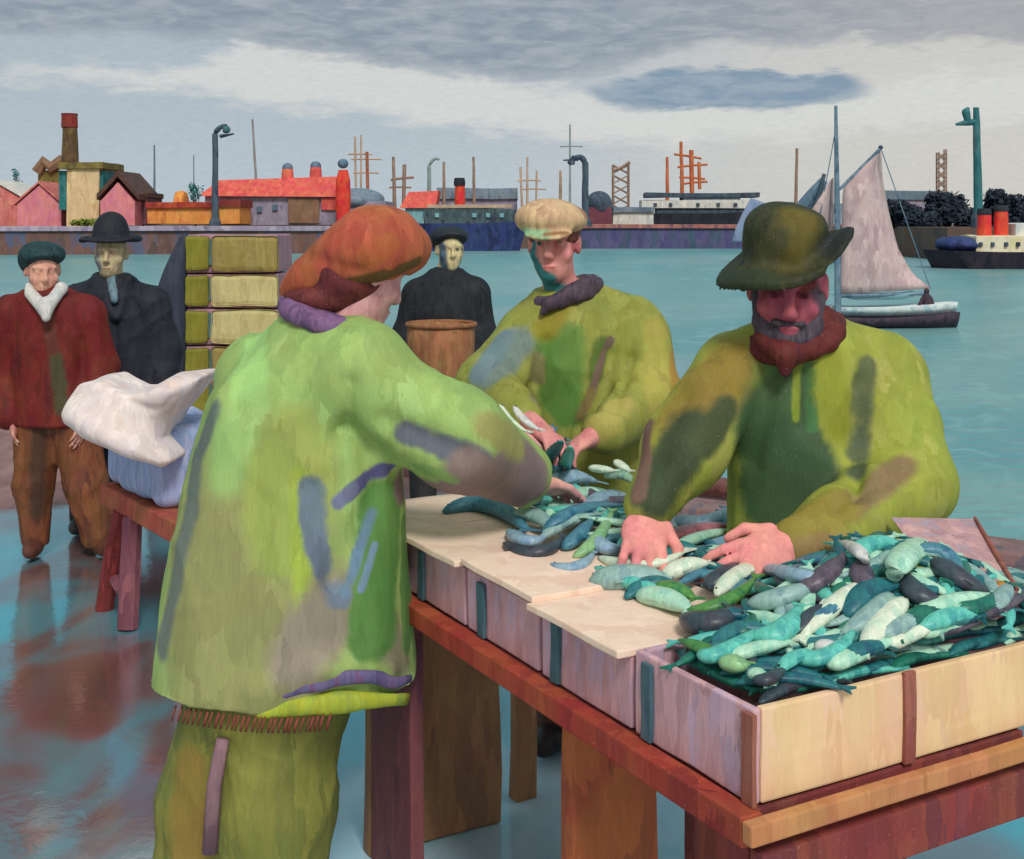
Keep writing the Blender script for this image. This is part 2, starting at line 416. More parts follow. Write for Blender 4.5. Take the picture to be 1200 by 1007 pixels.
# ------------------------------------------------------------------ water
def water_mat():
    m = bpy.data.materials.new('harbour_water'); m.use_nodes = True; t = NT(m); b = t.N['Principled BSDF']
    co = t.n('ShaderNodeTexCoord').outputs['Object']
    s = t.n('ShaderNodeSeparateXYZ', {0: co})
    # colour drifts in broad bands of water, wider apart the farther off
    ly = t.math('LOGARITHM', t.math('MAXIMUM', s.outputs[1], 1.), 2.718)
    v = t.n('ShaderNodeCombineXYZ', {0: t.math('DIVIDE', s.outputs[0], t.math('MAXIMUM', s.outputs[1], 1.)), 1: ly, 2: 0.}).outputs[0]
    n1 = t.noise(t.n('ShaderNodeMapping', {'Vector': v, 'Scale': (3.2, 2.4, 1)}).outputs[0], 1., 4., .6).outputs[0]
    n2 = t.noise(t.n('ShaderNodeMapping', {'Vector': v, 'Scale': (26, 16, 1), 'Rotation': (0, 0, .5)}).outputs[0], 1., 3., 1.2).outputs[0]
    c = t.ramp(n1, [(.3, lin((84, 146, 154))), (.45, lin((100, 155, 158))), (.55, lin((116, 161, 161))), (.7, lin((130, 160, 172)))])
    c = t.mix(t.mapr(n2, .53, .66, 0., .45), c, lin((128, 180, 182)))
    c = t.mix(t.mapr(n2, .45, .3, 0., .3), c, lin((84, 148, 160)))
    t.L.new(c, b.inputs['Base Color']); b.inputs['Roughness'].default_value = .28; b.inputs['Specular IOR Level'].default_value = .22
    wv = t.noise(t.n('ShaderNodeMapping', {'Vector': co, 'Scale': (.8, 2.2, 1)}).outputs[0], 1.4, 3.).outputs[0]
    t.L.new(t.n('ShaderNodeBump', {'Height': wv, 'Strength': .6, 'Distance': .15}).outputs[0], b.inputs['Normal'])
    return m
struct('water', MB().add([(-3000, -40, WATER), (3000, -40, WATER), (3000, 4000, WATER), (-3000, 4000, WATER)], [(0, 1, 2, 3)]).me(), water_mat())

# ------------------------------------------------------------------ wet quay
def quay_mat():
    m = bpy.data.materials.new('wet_quay'); m.use_nodes = True; t = NT(m); b = t.N['Principled BSDF']; out = t.N['Material Output']
    co = t.n('ShaderNodeTexCoord').outputs['Object']
    s = t.n('ShaderNodeSeparateXYZ', {0: co})
    n1 = t.noise(co, 1.1, 3., .6).outputs[0]; n2 = t.noise(t.n('ShaderNodeMapping', {'Vector': co, 'Scale': (3, 1.2, 1)}).outputs[0], 2.2, 3., .8).outputs[0]
    n3 = t.noise(co, 18, 4., .4).outputs[0]
    dry = t.ramp(n2, [(.3, lin((112, 82, 78))), (.5, lin((138, 100, 96))), (.7, lin((152, 116, 110)))])
    t.L.new(dry, b.inputs['Base Color']); b.inputs['Roughness'].default_value = .6
    n4 = t.noise(t.n('ShaderNodeMapping', {'Vector': co, 'Scale': (1.9, .95, 1)}).outputs[0], 1.25, 2., .5, .5).outputs[0]
    wetc = t.ramp(n4, [(.34, lin((112, 82, 76))), (.44, lin((122, 98, 98))), (.56, lin((96, 144, 156))), (.70, lin((86, 164, 178)))])  # teal tones put sky reflection into the base colour; browns are paving
    df = t.n('ShaderNodeBsdfDiffuse', {'Color': wetc})
    bp = t.n('ShaderNodeBump', {'Height': n3, 'Strength': .05, 'Distance': .02})
    gl = t.n('ShaderNodeBsdfGlossy', {'Color': (.86, .9, .92, 1), 'Roughness': .12, 'Normal': bp.outputs[0]})
    fr = t.n('ShaderNodeFresnel', {'IOR': 2.4}).outputs[0]
    # added pale blue patch: reflected sky put into colour, brightened against the table's shade
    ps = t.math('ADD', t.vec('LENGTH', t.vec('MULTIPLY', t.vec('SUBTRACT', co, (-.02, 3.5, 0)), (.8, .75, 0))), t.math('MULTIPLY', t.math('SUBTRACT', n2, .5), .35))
    blob = t.mapr(ps, .42, .56, 1., 0.)
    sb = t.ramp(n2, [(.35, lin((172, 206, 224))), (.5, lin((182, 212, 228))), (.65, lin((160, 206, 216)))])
    t.L.new(t.mix(blob, wetc, sb), df.inputs['Color'])
    wf = t.math('MULTIPLY', t.math('MULTIPLY_ADD', fr, .85, .24, clamp=True), t.math('MULTIPLY_ADD', blob, -.75, 1.))
    wm = t.n('ShaderNodeMixShader', {0: wf, 1: df.outputs[0], 2: gl.outputs[0]})
    # the far strip near the men has dried
    mask = t.mapr(t.math('ADD', s.outputs[1], t.math('MULTIPLY', t.math('SUBTRACT', n1, .5), 1.6)), 7.4, 7.7, 1., 0.)
    mx = t.n('ShaderNodeMixShader', {0: mask, 1: b.outputs[0], 2: wm.outputs[0]})
    t.L.new(mx.outputs[0], out.inputs[0]); return m
e0, e1 = Vector((-4.6, 11.5, 0)), Vector((2.53, 6.68, 0)); ed = (e1-e0).normalized()
A0, A1 = e0-ed*14, e1+ed*14
poly = [(A0.x, A0.y, 0), (A1.x, A1.y, 0), (A1.x, -6, 0), (A0.x, -6, 0)]
struct('quay', MB().prism(poly, (0, 0, -3.2)).me(), quay_mat())
nn = Vector((-ed.y, ed.x, 0)) if -ed.y*0+ed.x*1 > 0 else Vector((ed.y, -ed.x, 0))
struct('quay_kerb', MB().box(((e0+e1)/2-nn*.16+Vector((0, 0, .03))), ed*18, nn*.16, (0, 0, .034), .012).me(),
       paint('kerb_stone', [(120, 92, 92), (140, 112, 110), (104, 96, 104)], 2.))

# ------------------------------------------------------------------ far shore
def pb(px, Y, z): return ((px-600)/F*Y, Y, z)
SH = 1.15
front = [(-60, 150), (470, 160), (485, 180), (690, 186), (880, 186), (1040, 178), (1060, 142), (1110, 128), (1290, 122)]
pts = [pb(px, Y, SH) for px, Y in front]
poly = pts+[(700, 900, SH), (-700, 900, SH)]
struct('far_shore', MB().prism(poly, (0, 0, -4.5)).me(), paint('shore_earth', [(96, 72, 62), (112, 88, 72), (88, 78, 76)], .12, stretch=2, fine=2, bump=0, fleck=0))
def quay_wall(label, px0, Y0, px1, Y1, ztop, cols, cap_cols, capname='coping'):
    a, b = Vector(pb(px0, Y0-1.2, 0)), Vector(pb(px1, Y1-1.2, 0)); m = (a+b)/2; u = (b-a)/2; n = Vector((u.y, -u.x, 0)).normalized()
    r = thing('harbour_wall', label, 'harbour wall', (m.x, m.y, WATER))
    part('wall_face', MB().box((m.x, m.y, (ztop+WATER-.5)/2), u, n*.8, (0, 0, (ztop-WATER+.5)/2), 0.05, 3).wob(.12, .2).me(r.location), paint('wall_'+str(px0), cols, .35, stretch=2.5, rot=(0, R(90), 0), fine=3, bump=0, fleck=0), r)
    part(capname, MB().box((m.x-n.x*.0, m.y-.1, ztop+.32), u, n*1.1, (0, 0, .3), .08, 3).wob(.1, .3).me(r.location), paint('coping_'+str(px0), cap_cols, .3, stretch=2.5, rot=(0, R(90), 0), fine=3, bump=0, fleck=0), r)
    return r
quay_wall('long brown harbour wall with pale mauve coping on the far left shore', -60, 150, 478, 160, .55, [(96, 78, 76), (120, 86, 76), (86, 92, 116)], [(150, 138, 162), (172, 160, 176), (128, 116, 140)])
quay_wall('purple harbour wall with a rusty pink coping right of the capped man', 612, 186, 1000, 186, .75, [(72, 74, 116), (90, 86, 124), (62, 84, 104)], [(150, 92, 88), (172, 118, 104), (120, 82, 92)])

def bmat(n, cols, sc_=.5, **k): 
    a = dict(stretch=2.2, fine=3.5, bump=.1, fleck=0, streak=.12); a.update(k)
    return paint(n, cols, sc_, **a)
M = {}
for n_, c_ in dict(chimbrown=[(92, 70, 50), (112, 92, 56), (78, 60, 52)],pink=[(208, 122, 138), (222, 142, 150), (214, 128, 120)], salmon=[(196, 110, 104), (214, 134, 124), (186, 92, 92)], cream=[(214, 186, 142), (222, 196, 152), (206, 172, 124)],
    olive=[(112, 100, 52), (134, 120, 66), (96, 84, 48)], darkbrown=[(78, 58, 50), (96, 66, 56), (62, 52, 52)], orange=[(214, 138, 66), (222, 154, 84), (204, 120, 58)], redroof=[(158, 58, 44), (178, 70, 50), (140, 48, 42)],
    redlong=[(204, 88, 78), (216, 102, 90), (196, 80, 74)], mauve=[(140, 134, 152), (158, 150, 168), (124, 122, 146)], blue_slate=[(86, 108, 130), (104, 124, 142), (70, 94, 118)], teal=[(40, 110, 112), (58, 124, 126), (34, 92, 98)],
    darkred=[(122, 50, 46), (140, 58, 50)], greyroof=[(110, 128, 146), (130, 146, 160), (96, 114, 134)], brown=[(120, 94, 74), (138, 108, 84)], cyan=[(132, 180, 186), (112, 166, 176)], navy=[(44, 58, 104), (56, 70, 120), (38, 48, 84)],
    blackgreen=[(62, 80, 86), (84, 104, 106), (48, 62, 72)], red=[(214, 62, 50), (226, 78, 60)], black=[(34, 38, 48), (46, 52, 62)], white=[(204, 206, 202), (220, 218, 208), (186, 194, 196)], maroon=[(108, 60, 74), (124, 70, 82)],
    slate=[(60, 76, 92), (78, 94, 108), (48, 60, 78)], rust=[(176, 112, 84), (160, 96, 72)], tan=[(178, 152, 130), (196, 170, 146)], orangecrane=[(186, 100, 62), (200, 118, 76)], greycrane=[(138, 132, 132), (152, 146, 146)], greygreen=[(128, 150, 150), (144, 164, 162)],
    browncrane=[(140, 118, 104), (156, 134, 118)], bluegrey=[(98, 120, 136), (116, 136, 150)], tealpost=[(38, 98, 104), (56, 116, 120), (78, 106, 112)], green=[(120, 138, 60), (140, 152, 74)], purplebrown=[(112, 74, 84), (92, 66, 74)]).items():
    M[n_] = bmat('paint_'+n_, c_)

def bx(px0, px1, y0, y1, Y, dep, cuts=2, wob=.12):
    """box filling that patch of the view at distance Y, dep metres deep"""
    a, b = P(px0, y1, Y), P(px1, y0, Y)
    return MB().abox(a[0], b[0], Y, Y+dep, a[2], b[2], .05, cuts).wob(wob, .35)
def gable(px0, px1, yt, ye, yb, Y, dep):
    a, b = P(px0, yb, Y), P(px1, ye, Y); p = P((px0+px1)/2, yt, Y)
    return MB().prism([(a[0], Y, a[2]), (b[0], Y, a[2]), (b[0], Y, b[2]), (p[0], Y, p[2]), (a[0], Y, b[2])], (0, dep, 0)).wob(.12, .35)
def roof(px0, px1, yt, ye, Y, dep, th=.35, over=.5):
    a, p, b = P(px0, ye, Y), P((px0+px1)/2, yt, Y), P(px1, ye, Y); m = MB()
    for q, sx in ((a, -1), (b, 1)):
        q2 = q+(q-p)*over/np.linalg.norm(q-p)
        d_ = np.array((0, 0, th))
        m.prism([(p[0], Y-.3, p[2]), (q2[0], Y-.3, q2[2]), tuple(q2+d_-(0, .3, 0)), tuple(p+d_-(0, .3, 0))], (0, dep+.6, 0))
    return m
def root(name, label, cat, px, Y, z=SH, group=None): return thing(name, label, cat, pb(px, Y, z), group)

# houses on the left shore
r = root('house', 'salmon gabled house cut by the left edge of the picture', 'house', 0, 168)
part('wall', gable(-32, 24, 216, 232, 266, 168, 9).me(r.location), M['salmon'], r); part('roof', roof(-32, 24, 214, 230, 168, 9).me(r.location), M['white'], r)
r = root('house', 'pale pink gabled house left of the cream tower', 'house', 48, 164)
part('wall', gable(20, 72, 217, 240, 266, 164, 9).me(r.location), M['pink'], r); part('roof', roof(20, 72, 215, 238, 164, 9, .3).me(r.location), M['salmon'], r)
r = root('factory_tower', 'cream tower block under a tall brown chimney', 'tower', 95, 162)
part('wall', bx(78, 116, 198, 266, 162, 8).me(r.location), M['cream'], r); part('cornice', bx(68, 120, 190, 198, 161.6, 9).me(r.location), M['olive'], r)
for a_, b_ in ((69, 77.5), (116.5, 121)): part('window_strip', bx(a_, b_, 200, 246, 162.4, 5).me(r.location), M['teal'], r)
rr = part('chimney', MB().lathe(P(82, 190, 165), [(1.15, 0), (1.0, 3), (.9, 5.2), (.95, 6.2)], 14).wob(.08, .5).me(r.location), M['chimbrown'], r)
part('chimney_top', MB().lathe(P(81.5, 136, 165), [(1.0, -1.6), (1.08, -1.5), (1.02, 0), (1.1, .3)], 14).me(r.location), M['darkred'], rr)
r = root('building', 'olive brown block behind the cream tower with a ragged roof', 'building', 56, 172)
part('wall', bx(44, 74, 200, 264, 172, 8).me(r.location), M['olive'], r); part('roof', MB().tube([P(44, 202, 172), P(52, 190, 172), P(60, 197, 172), P(74, 188, 172)], .9, 8).me(r.location), M['brown'], r)
r = root('house', 'bright pink gabled house with a dark brown roof', 'house', 139, 160)
part('wall', gable(118, 158, 214, 236, 264, 160, 9).me(r.location), M['pink'], r); part('roof', roof(117, 160, 207, 231, 160, 9, .75).me(r.location), M['darkbrown'], r)
r = root('house', 'narrow dusty brown house right of the bright pink house', 'house', 164, 163)
part('wall', bx(158, 172, 232, 264, 163, 7).me(r.location), M['purplebrown'], r); part('roof', bx(157, 173, 226, 232, 162.8, 7.4).me(r.location), M['darkbrown'], r)
r = root('shed', 'long orange dockside shed with a dark red roof', 'shed', 225, 158)
part('wall', bx(172, 258, 243, 263, 158, 8).me(r.location), M['orange'], r); part('roof', bx(170, 259, 237, 244, 157.6, 9).me(r.location), M['redroof'], r)
r = root('domed_hut', 'small orange domed hut behind the long orange shed', 'hut', 212, 168)
part('dome', soft(Sdf(P(195, 262, 164), P(229, 218, 172), .3).ell(P(212, 240, 168), (1.9, 2.0, 1.9)), r.location), M['orange'], r); part('wall', bx(195, 230, 239, 262, 167, 4).me(r.location), M['redroof'], r)
r = root('house', 'small orange house with a dark red roof behind the left lamp post', 'house', 270, 157)
part('wall', bx(257, 281, 242, 263, 157, 7).me(r.location), M['orange'], r); part('roof', bx(257, 282, 234, 243, 156.7, 7.6).me(r.location), M['darkred'], r)
r = root('warehouse', 'long red roofed warehouse with grey mauve walls and three chimneys', 'warehouse', 315, 166)
wl = part('wall', bx(240, 395, 228, 264, 166, 14).me(r.location), M['mauve'], r)
a, b = P(232, 230, 165.5), P(396, 206, 165.5)
part('roof', MB().prism([(a[0], 165.2, a[2]), (b[0], 165.2, a[2]), (b[0]-.3, 168, b[2]), (a[0]+2.2, 168, b[2]-.6)], (0, 9, 0)).wob(.25, .3).me(r.location), M['redlong'], r)
part('door', bx(338, 374, 233, 262, 165.6, .5).me(r.location), M['brown'], r)
for p_, y_, w_ in ((288, 243, 3), (304, 245, 3), (322, 243, 3)): part('window', bx(p_-w_, p_+w_, y_-3, y_+4, 165.7, .4, 0, .03).me(r.location), M['blue_slate'], r)
part('panel', bx(376, 394, 232, 246, 165.6, .5).me(r.location), M['redlong'], r)
for p_, y_ in ((337, 200), (370, 198)):
    ch = part('chimney', MB().lathe(P(p_, y_+10, 169), [(.85, 0), (.8, 1.0), (.7, 1.5)], 12).me(r.location), M['redlong'], r)
    part('chimney_cap', soft(Sdf(P(p_-12, y_+6, 167), P(p_+12, y_-18, 171), .15).ell(P(p_, y_-3, 169), (.75, .75, .7)), r.location), M['blue_slate'], ch)
r = root('tank', 'tall rounded red tank with a blue top at the warehouse end', 'tank', 402, 162)
part('body', MB().lathe(pb(402, 162, SH), [(.85, 0), (1.0, 3.5), (.95, 6), (.6, 7.4)], 16).wob(.06, .6).me(r.location), M['red'], r)
part('cap', soft(Sdf(P(390, 204, 160), P(414, 178, 164), .15).ell(P(402, 192, 162), (.72, .75, .65)), r.location), M['blue_slate'], r)
r = root('shed', 'grey blue round roofed shed right of the red tank', 'shed', 422, 172)
part('wall', bx(386, 452, 236, 264, 172, 12).me(r.location), M['mauve'], r)
part('roof', soft(Sdf(P(380, 250, 169), P(458, 210, 188), .5).ell(P(420, 236, 178), (4.0, 7, 1.9)), r.location), M['greyroof'], r)
r = root('shed', 'small shed with pale blue wall and bright red roof', 'shed', 492, 190)
part('wall', bx(474, 512, 243, 268, 190, 8).me(r.location), M['cyan'], r)
a, b = P(468, 244, 189.4), P(513, 223, 189.4)
part('roof', MB().prism([(a[0], 189.4, a[2]), (b[0]-.4, 189.4, a[2]), (b[0], 191, b[2]), (a[0]+1.3, 191, b[2]-.2)], (0, 7, 0)).wob(.15, .4).me(r.location), M['redlong'], r)
r = root('shed', 'long grey shed behind the navy steamer', 'shed', 560, 215)
part('wall', bx(514, 606, 232, 262, 215, 12).me(r.location), M['mauve'], r); part('roof', bx(512, 607, 221, 234, 214.5, 13).wob(.3, .2).me(r.location), M['greyroof'], r)
r = root('boiler_house', 'dark slate domed boiler house on a maroon base', 'boiler house', 702, 192)
part('wall', bx(688, 717, 243, 266, 192, 6).me(r.location), M['maroon'], r)
part('dome', soft(Sdf(P(680, 250, 188), P(726, 214, 200), .3).ell(P(702, 238, 194), (2.0, 2.5, 1.9)).ell(P(704, 245, 194), (2.1, 2.2, 1.3)), r.location), M['slate'], r)
r = root('shed', 'low white dock shed left of the black and white steamer', 'shed', 735, 196)
part('wall', bx(718, 766, 248, 268, 196, 6).me(r.location), M['white'], r); part('roof', bx(717, 767, 243, 249, 195.6, 7).me(r.location), M['greyroof'], r)
r = root('shed', 'distant pale blue grey shed above the right shore trees', 'shed', 1060, 230)
part('wall', bx(1036, 1096, 232, 258, 230, 14).me(r.location), M['mauve'], r); part('roof', bx(1034, 1099, 224, 234, 229.6, 15).wob(.4, .2).me(r.location), M['bluegrey'], r)

# ships
def hull_mesh(px0, px1, ydeck, ywl, Y, beam, bow=+1, rake=.08):
    a, b = P(px0, ywl, Y), P(px1, ydeck, Y); L = b[0]-a[0]; zt, zb = b[2], min(a[2], WATER-.3); n = 14; v = []; f = []
    for i in range(n+1):
        s_ = i/n; s2 = s_ if bow > 0 else 1-s_
        w_ = beam*(min(1, (1-s2)*4.5)**.6)*min(1, .55+s2*3)
        rise = .35*max(0, s2-.55)**1.5*abs(zt-zb)
        for q_, (wy, zz) in enumerate(((-.5, 1), (-.42, 0), (.42, 0), (.5, 1))):
            x_ = a[0]+L*s_+(rake*L*(zz-.5)*(1 if bow > 0 else -1) if s2 > .85 else 0)
            v.append((x_, Y+beam/2+wy*w_, zb+(zt+rise-zb)*zz))
    for i in range(n):
        for k in range(4): f.append((i*4+k, i*4+(k+1) % 4, i*4+4+(k+1) % 4, i*4+4+k))
    f += [(0, 1, 2, 3), (n*4+3, n*4+2, n*4+1, n*4)]
    return MB().add(v, f)
r = root('steamer', 'navy hulled steamer with one red funnel moored across the harbour', 'ship', 545, 168, WATER)
part('hull', hull_mesh(478, 614, 262, 293, 168, 6, 1).me(r.location), M['navy'], r)
part('deckhouse', bx(496, 604, 245, 263, 169.5, 3.4).wob(.35, .3).me(r.location), M['blackgreen'], r); part('rail', bx(500, 600, 240, 244, 169.3, .2, 2, .06).me(r.location), M['tan'], r)
fn = part('funnel', MB().lathe(P(539, 247, 171), [(.75, 0), (.72, 1.6), (.68, 3.4)], 14).me(r.location), M['red'], r)
part('funnel_top', MB().lathe(P(538.5, 218, 171), [(.78, 0), (.8, .5), (.7, 1.1)], 14).me(r.location), M['black'], fn)
part('funnel_base', bx(532, 546, 240, 248, 169.9, 2).me(r.location), M['black'], r)
for p_ in (512, 556, 572, 588): part('window', bx(p_-2.5, p_+2.5, 250, 255, 169.3, .5, 0, 0).me(r.location), M['cyan'], r)
r = root('steamer', 'long black steamer with white upper decks lying behind the purple wall', 'ship', 815, 200, WATER)
part('hull', hull_mesh(742, 912, 250, 262, 200, 6, 1).me(r.location), M['black'], r)
part('deck', bx(752, 886, 235, 244, 201, 4).wob(.15, .5).me(r.location), M['white'], r)
part('deckhouse', bx(770, 880, 243, 252, 201.4, 3.2).me(r.location), M['slate'], r)
part('awning', bx(756, 890, 226, 231, 200.8, 4.4).wob(.25, .3).me(r.location), M['slate'], r)
part('roof', bx(800, 868, 230, 236, 201.2, 3.6).me(r.location), M['greyroof'], r)
for p_ in (768, 786, 818, 842, 862): part('window', bx(p_-2, p_+2, 238, 242, 200.8, .5, 0, 0).me(r.location), M['slate'], r)
r = root('steamship', 'black hulled steamship with cream decks and two red funnels at right', 'ship', 1180, 104, WATER)
part('hull', hull_mesh(1104, 1290, 296, 322, 104, 7, -1).me(r.location), bmat('hull_black', [(44, 38, 52), (58, 50, 60), (34, 36, 50)]), r)
part('bow_deck', soft(Sdf(P(1090, 305, 102), P(1155, 262, 112), .2).ell(P(1122, 287, 107.5), (1.75, 2.6, .75)), r.location, .08, 2), M['navy'], r)
part('cabin', bx(1144, 1260, 276, 298, 105.5, 3.6).wob(.1, .6).me(r.location), bmat('cream_white', [(216, 212, 180), (228, 222, 196), (214, 204, 160)]), r)
part('wheelhouse', bx(1190, 1250, 262, 277, 106, 2.6).me(r.location), M['white'], r)
for p_, y_ in ((1153.5, 248), (1173, 244)):
    fn = part('funnel', MB().lathe(P(p_, 284, 107), [(.62, 0), (.6, 1.2), (.56, (284-y_)/F*107)], 16).me(r.location), M['red'], r)
    part('funnel_top', MB().lathe(P(p_, y_+4, 107), [(.6, 0), (.62, .2), (.55, .55)], 16).me(r.location), M['black'], fn)
for p_ in (1150, 1164, 1180, 1194): part('porthole', bx(p_-2, p_+2, 284, 289, 105.3, .4, 0, 0).me(r.location), M['slate'], r)

# cranes, masts and lamps beyond the water
def mast(name, label, px, yt, yb, Y, w_px, mat, lean=0, group=None, cat='mast'):
    z0 = P(px, yb, Y); top = P(px+lean, yt, Y); z0[2] = SH-.05
    r = thing(name, label, cat, z0, group); w_ = w_px*Y/F/2
    part('pole', MB().tube([z0+(top-z0)*k for k in np.linspace(0, 1, 7)], [w_*(1-.35*k) for k in np.linspace(0, 1, 7)], 8).wob(w_*.25, .9).me(r.location), M[mat], r)
    return r
def crossarm(r, x0, x1, y_, Y, mat, w_px=1.6, y2=None, nm='crossarm'):
    part(nm, MB().tube([P(x0, y_, Y), P((x0+x1)/2, (y_+(y2 or y_))/2-.6, Y), P(x1, y2 or y_, Y)], w_px*Y/F/2, 6).me(r.location), M[mat], r)
def lattice(r, x0, x1, yt, yb, Y, mat, n=7, wpx=1.5):
    ww = wpx*Y/F/2; dx = (x1-x0)*Y/F; a = P(x0, yb, Y); a[2] = SH; hgt = P(x0, yt, Y)[2]-SH
    for i, (ox, oy) in enumerate(((0, 0), (dx, 0), (0, dx*.8), (dx, dx*.8))):
        part('leg', MB().tube([(a[0]+ox, Y+oy, SH-.1), (a[0]+ox, Y+oy, SH+hgt*(1 if i % 2 else .96))], ww, 6).me(r.location), M[mat], r)
    for i in range(n):
        z0 = SH+hgt*(i+.1)/n*.97; z1 = SH+hgt*(i+1)/n*.95; 
        for oy in (0, dx*.8):
            for xa, xb in ((0, dx), (dx, 0)): part('brace', MB().tube([(a[0]+xa, Y+oy, z0), (a[0]+xb, Y+oy, z1)], ww*.7, 5).me(r.location), M[mat], r)
mast('mast', 'thin blue grey mast above the pink house roofs', 181, 170, 262, 190, 3.2, 'bluegrey')
mast('mast', 'leaning grey mast behind the long red roof', 303, 140, 262, 200, 3.6, 'greycrane', -7)
mast('mast', 'very thin pale mast beside the left lamp post', 227, 182, 262, 195, 1.8, 'bluegrey')
r = mast('mast', 'tall green grey mast with a spar near the capped head', 668, 146, 266, 205, 3., 'greygreen')
crossarm(r, 656, 683, 172, 205, 'greygreen', 1.8, nm='spar'); crossarm(r, 660, 678, 188, 205, 'slate', 2.2, nm='spar')
part('lantern', soft(Sdf(P(660, 200, 203), P(678, 180, 207), .1).ell(P(669, 190, 205), (.6, .6, .5)), r.location), M['slate'], r)
mast('mast', 'thick brown post left of the navy steamer funnel', 520, 190, 250, 196, 4.6, 'browncrane')
mast('mast', 'tall brown post right of the navy steamer funnel', 556, 184, 255, 198, 4.4, 'browncrane', -1)
mast('mast', 'pale tan bent post between capped man and tall mast', 656, 200, 262, 210, 4.5, 'tan', 1)
mast('mast', 'rusty orange post left of the orange crane', 782, 184, 262, 216, 5., 'orangecrane')
mast('mast', 'grey brown mast left of the sailing boat', 932, 174, 258, 205, 5., 'browncrane', 2)
r = thing('crane', 'grey tan lattice tower rising behind the right shore trees', 'crane', pb(1104, 215, SH)); lattice(r, 1100, 1109, 175, 262, 215, 'browncrane', 8, 2.)
r = thing('crane', 'square brown lattice tower above the low white shed', 'crane', pb(727, 208, SH)); lattice(r, 719, 737, 190, 264, 208, 'browncrane', 6, 2.)
part('jib', MB().tube([P(719, 200, 208), P(729, 196, 208), P(738, 190, 208)], .3, 6).me(r.location), M['browncrane'], r)
r = mast('crane', 'pale orange crane of thin spars behind the red tank', 423, 158, 262, 196, 3., 'tan', 0, cat='crane')
for a_, b_, y_ in ((411, 447, 187), (408, 436, 181), (414, 444, 203)): crossarm(r, a_, b_, y_, 196, 'tan', 2.2)
part('post', MB().tube([P(417, 220, 196), P(416, 160, 196)], .18, 6).me(r.location), M['tan'], r); part('post', MB().tube([P(431, 225, 196), P(430, 178, 196)], .26, 6).me(r.location), M['rust'], r)
r = mast('crane', 'small brown crane of stub spars above the red shed', 463, 184, 262, 196, 5.5, 'browncrane', -2, cat='crane')
crossarm(r, 458, 485, 211, 196, 'browncrane', 3.4, 208); crossarm(r, 456, 482, 220, 196, 'browncrane', 2.4); part('post', MB().tube([P(473, 240, 196), P(474, 193, 196)], .3, 6).me(r.location), M['browncrane'], r)
r = mast('crane', 'faint tan crane of thin spars left of the capped man', 618, 184, 262, 210, 3.4, 'tan', 0, cat='crane')
crossarm(r, 606, 634, 212, 210, 'tan', 2.); crossarm(r, 610, 640, 222, 210, 'tan', 2.); part('post', MB().tube([P(612, 250, 210), P(610, 196, 210)], .2, 6).me(r.location), M['tan'], r)
part('post', MB().tube([P(628, 250, 210), P(629, 200, 210)], .16, 6).me(r.location), M['tan'], r)
r = mast('crane', 'bright orange crane with many crossed arms above the white steamer', 800, 166, 250, 216, 5.5, 'orangecrane', -2, cat='crane')
for a_, b_, y_, y2_ in ((794, 829, 196, 193), (796, 826, 208, 210), (790, 822, 181, 186), (798, 829, 216, 213)): crossarm(r, a_, b_, y_, 216, 'orangecrane', 3., y2_)
part('post', MB().tube([P(811, 232, 216), P(810, 176, 216)], .4, 6).me(r.location), M['orangecrane'], r); part('post', MB().tube([P(820, 222, 216), P(819, 190, 216)], .3, 6).me(r.location), M['orangecrane'], r)
def hook_lamp(label, px, yb, yt, Y, w_px, mat, tip, name='street_lamp', z0=SH, base=True):
    """post that bends over at the top towards tip (px, py)"""
    a = P(px, yb, Y); a[2] = z0; r = thing(name, label, 'lamp post', a); w_ = w_px*Y/F/2
    b_ = P(px, yt+12, Y); c_ = P(px+(tip[0]-px)*.3, yt, Y); d_ = P(*tip, Y)
    path = [a+(b_-a)*k for k in np.linspace(0, 1, 6)]+[b_*(1-k)**2+2*k*(1-k)*c_+k*k*d_ for k in np.linspace(.2, 1, 6)]
    part('post', MB().tube(path, [w_*(1.1-.04*i) for i in range(len(path))], 8).wob(w_*.2, .8).me(r.location), M[mat], r)
    if base: part('base', MB().lathe(a, [(w_*1.9, 0), (w_*1.8, .6), (w_*1.2, 1.1)], 10).me(r.location), M[mat], r)
    return r, d_
r, d_ = hook_lamp('tall slate lamp post bent over at its top on the left shore', 252, 262, 146, 156, 7.5, 'slate', (266, 148))
part('lamp_shade', MB().tube([P(258, 160, 156), P(274, 157, 156)], [.5, .2], 8, .5).me(r.location), M['slate'], r); part('lamp', soft(Sdf(P(256, 160, 154), P(274, 142, 158), .1).ell(P(265, 152, 156), (.55, .5, .5)), r.location), M['tealpost'], r)
r, d_ = hook_lamp('faint grey hooked lamp post behind the small red shed', 503, 245, 183, 200, 5., 'greygreen', (515, 187))
r, d_ = hook_lamp('dark grey lamp post bent over left beside the domed boiler house', 686, 262, 180, 178, 8., 'slate', (672, 186))
part('lamp_head', MB().tube([P(673, 183, 178), P(669, 192, 178)], [.3, .55], 8).me(r.location), M['slate'], r)
a = P(1147, 235, 128); a[2] = SH; r = thing('street_lamp', 'tall teal lamp post with a short arm on the right shore', 'lamp post', a)
tp = P(1144, 126, 128); part('post', MB().tube([a+(tp-a)*k for k in np.linspace(0, 1, 8)], [.5, .48, .46, .44, .42, .4, .36, .3], 10).wob(.08, .9).me(r.location), M['tealpost'], r)
part('arm', MB().tube([P(1144, 143, 128), P(1132, 144, 128), P(1120, 146, 128)], [.34, .32, .12], 8).me(r.location), M['tealpost'], r)
part('lamp', soft(Sdf(P(1120, 150, 126), P(1144, 120, 130), .08).cap(P(1132, 132, 128), P(1134, 141, 128), .42, .34).cap(P(1134, 128, 128), P(1130, 130, 128), .22, .2), r.location), M['tealpost'], r)
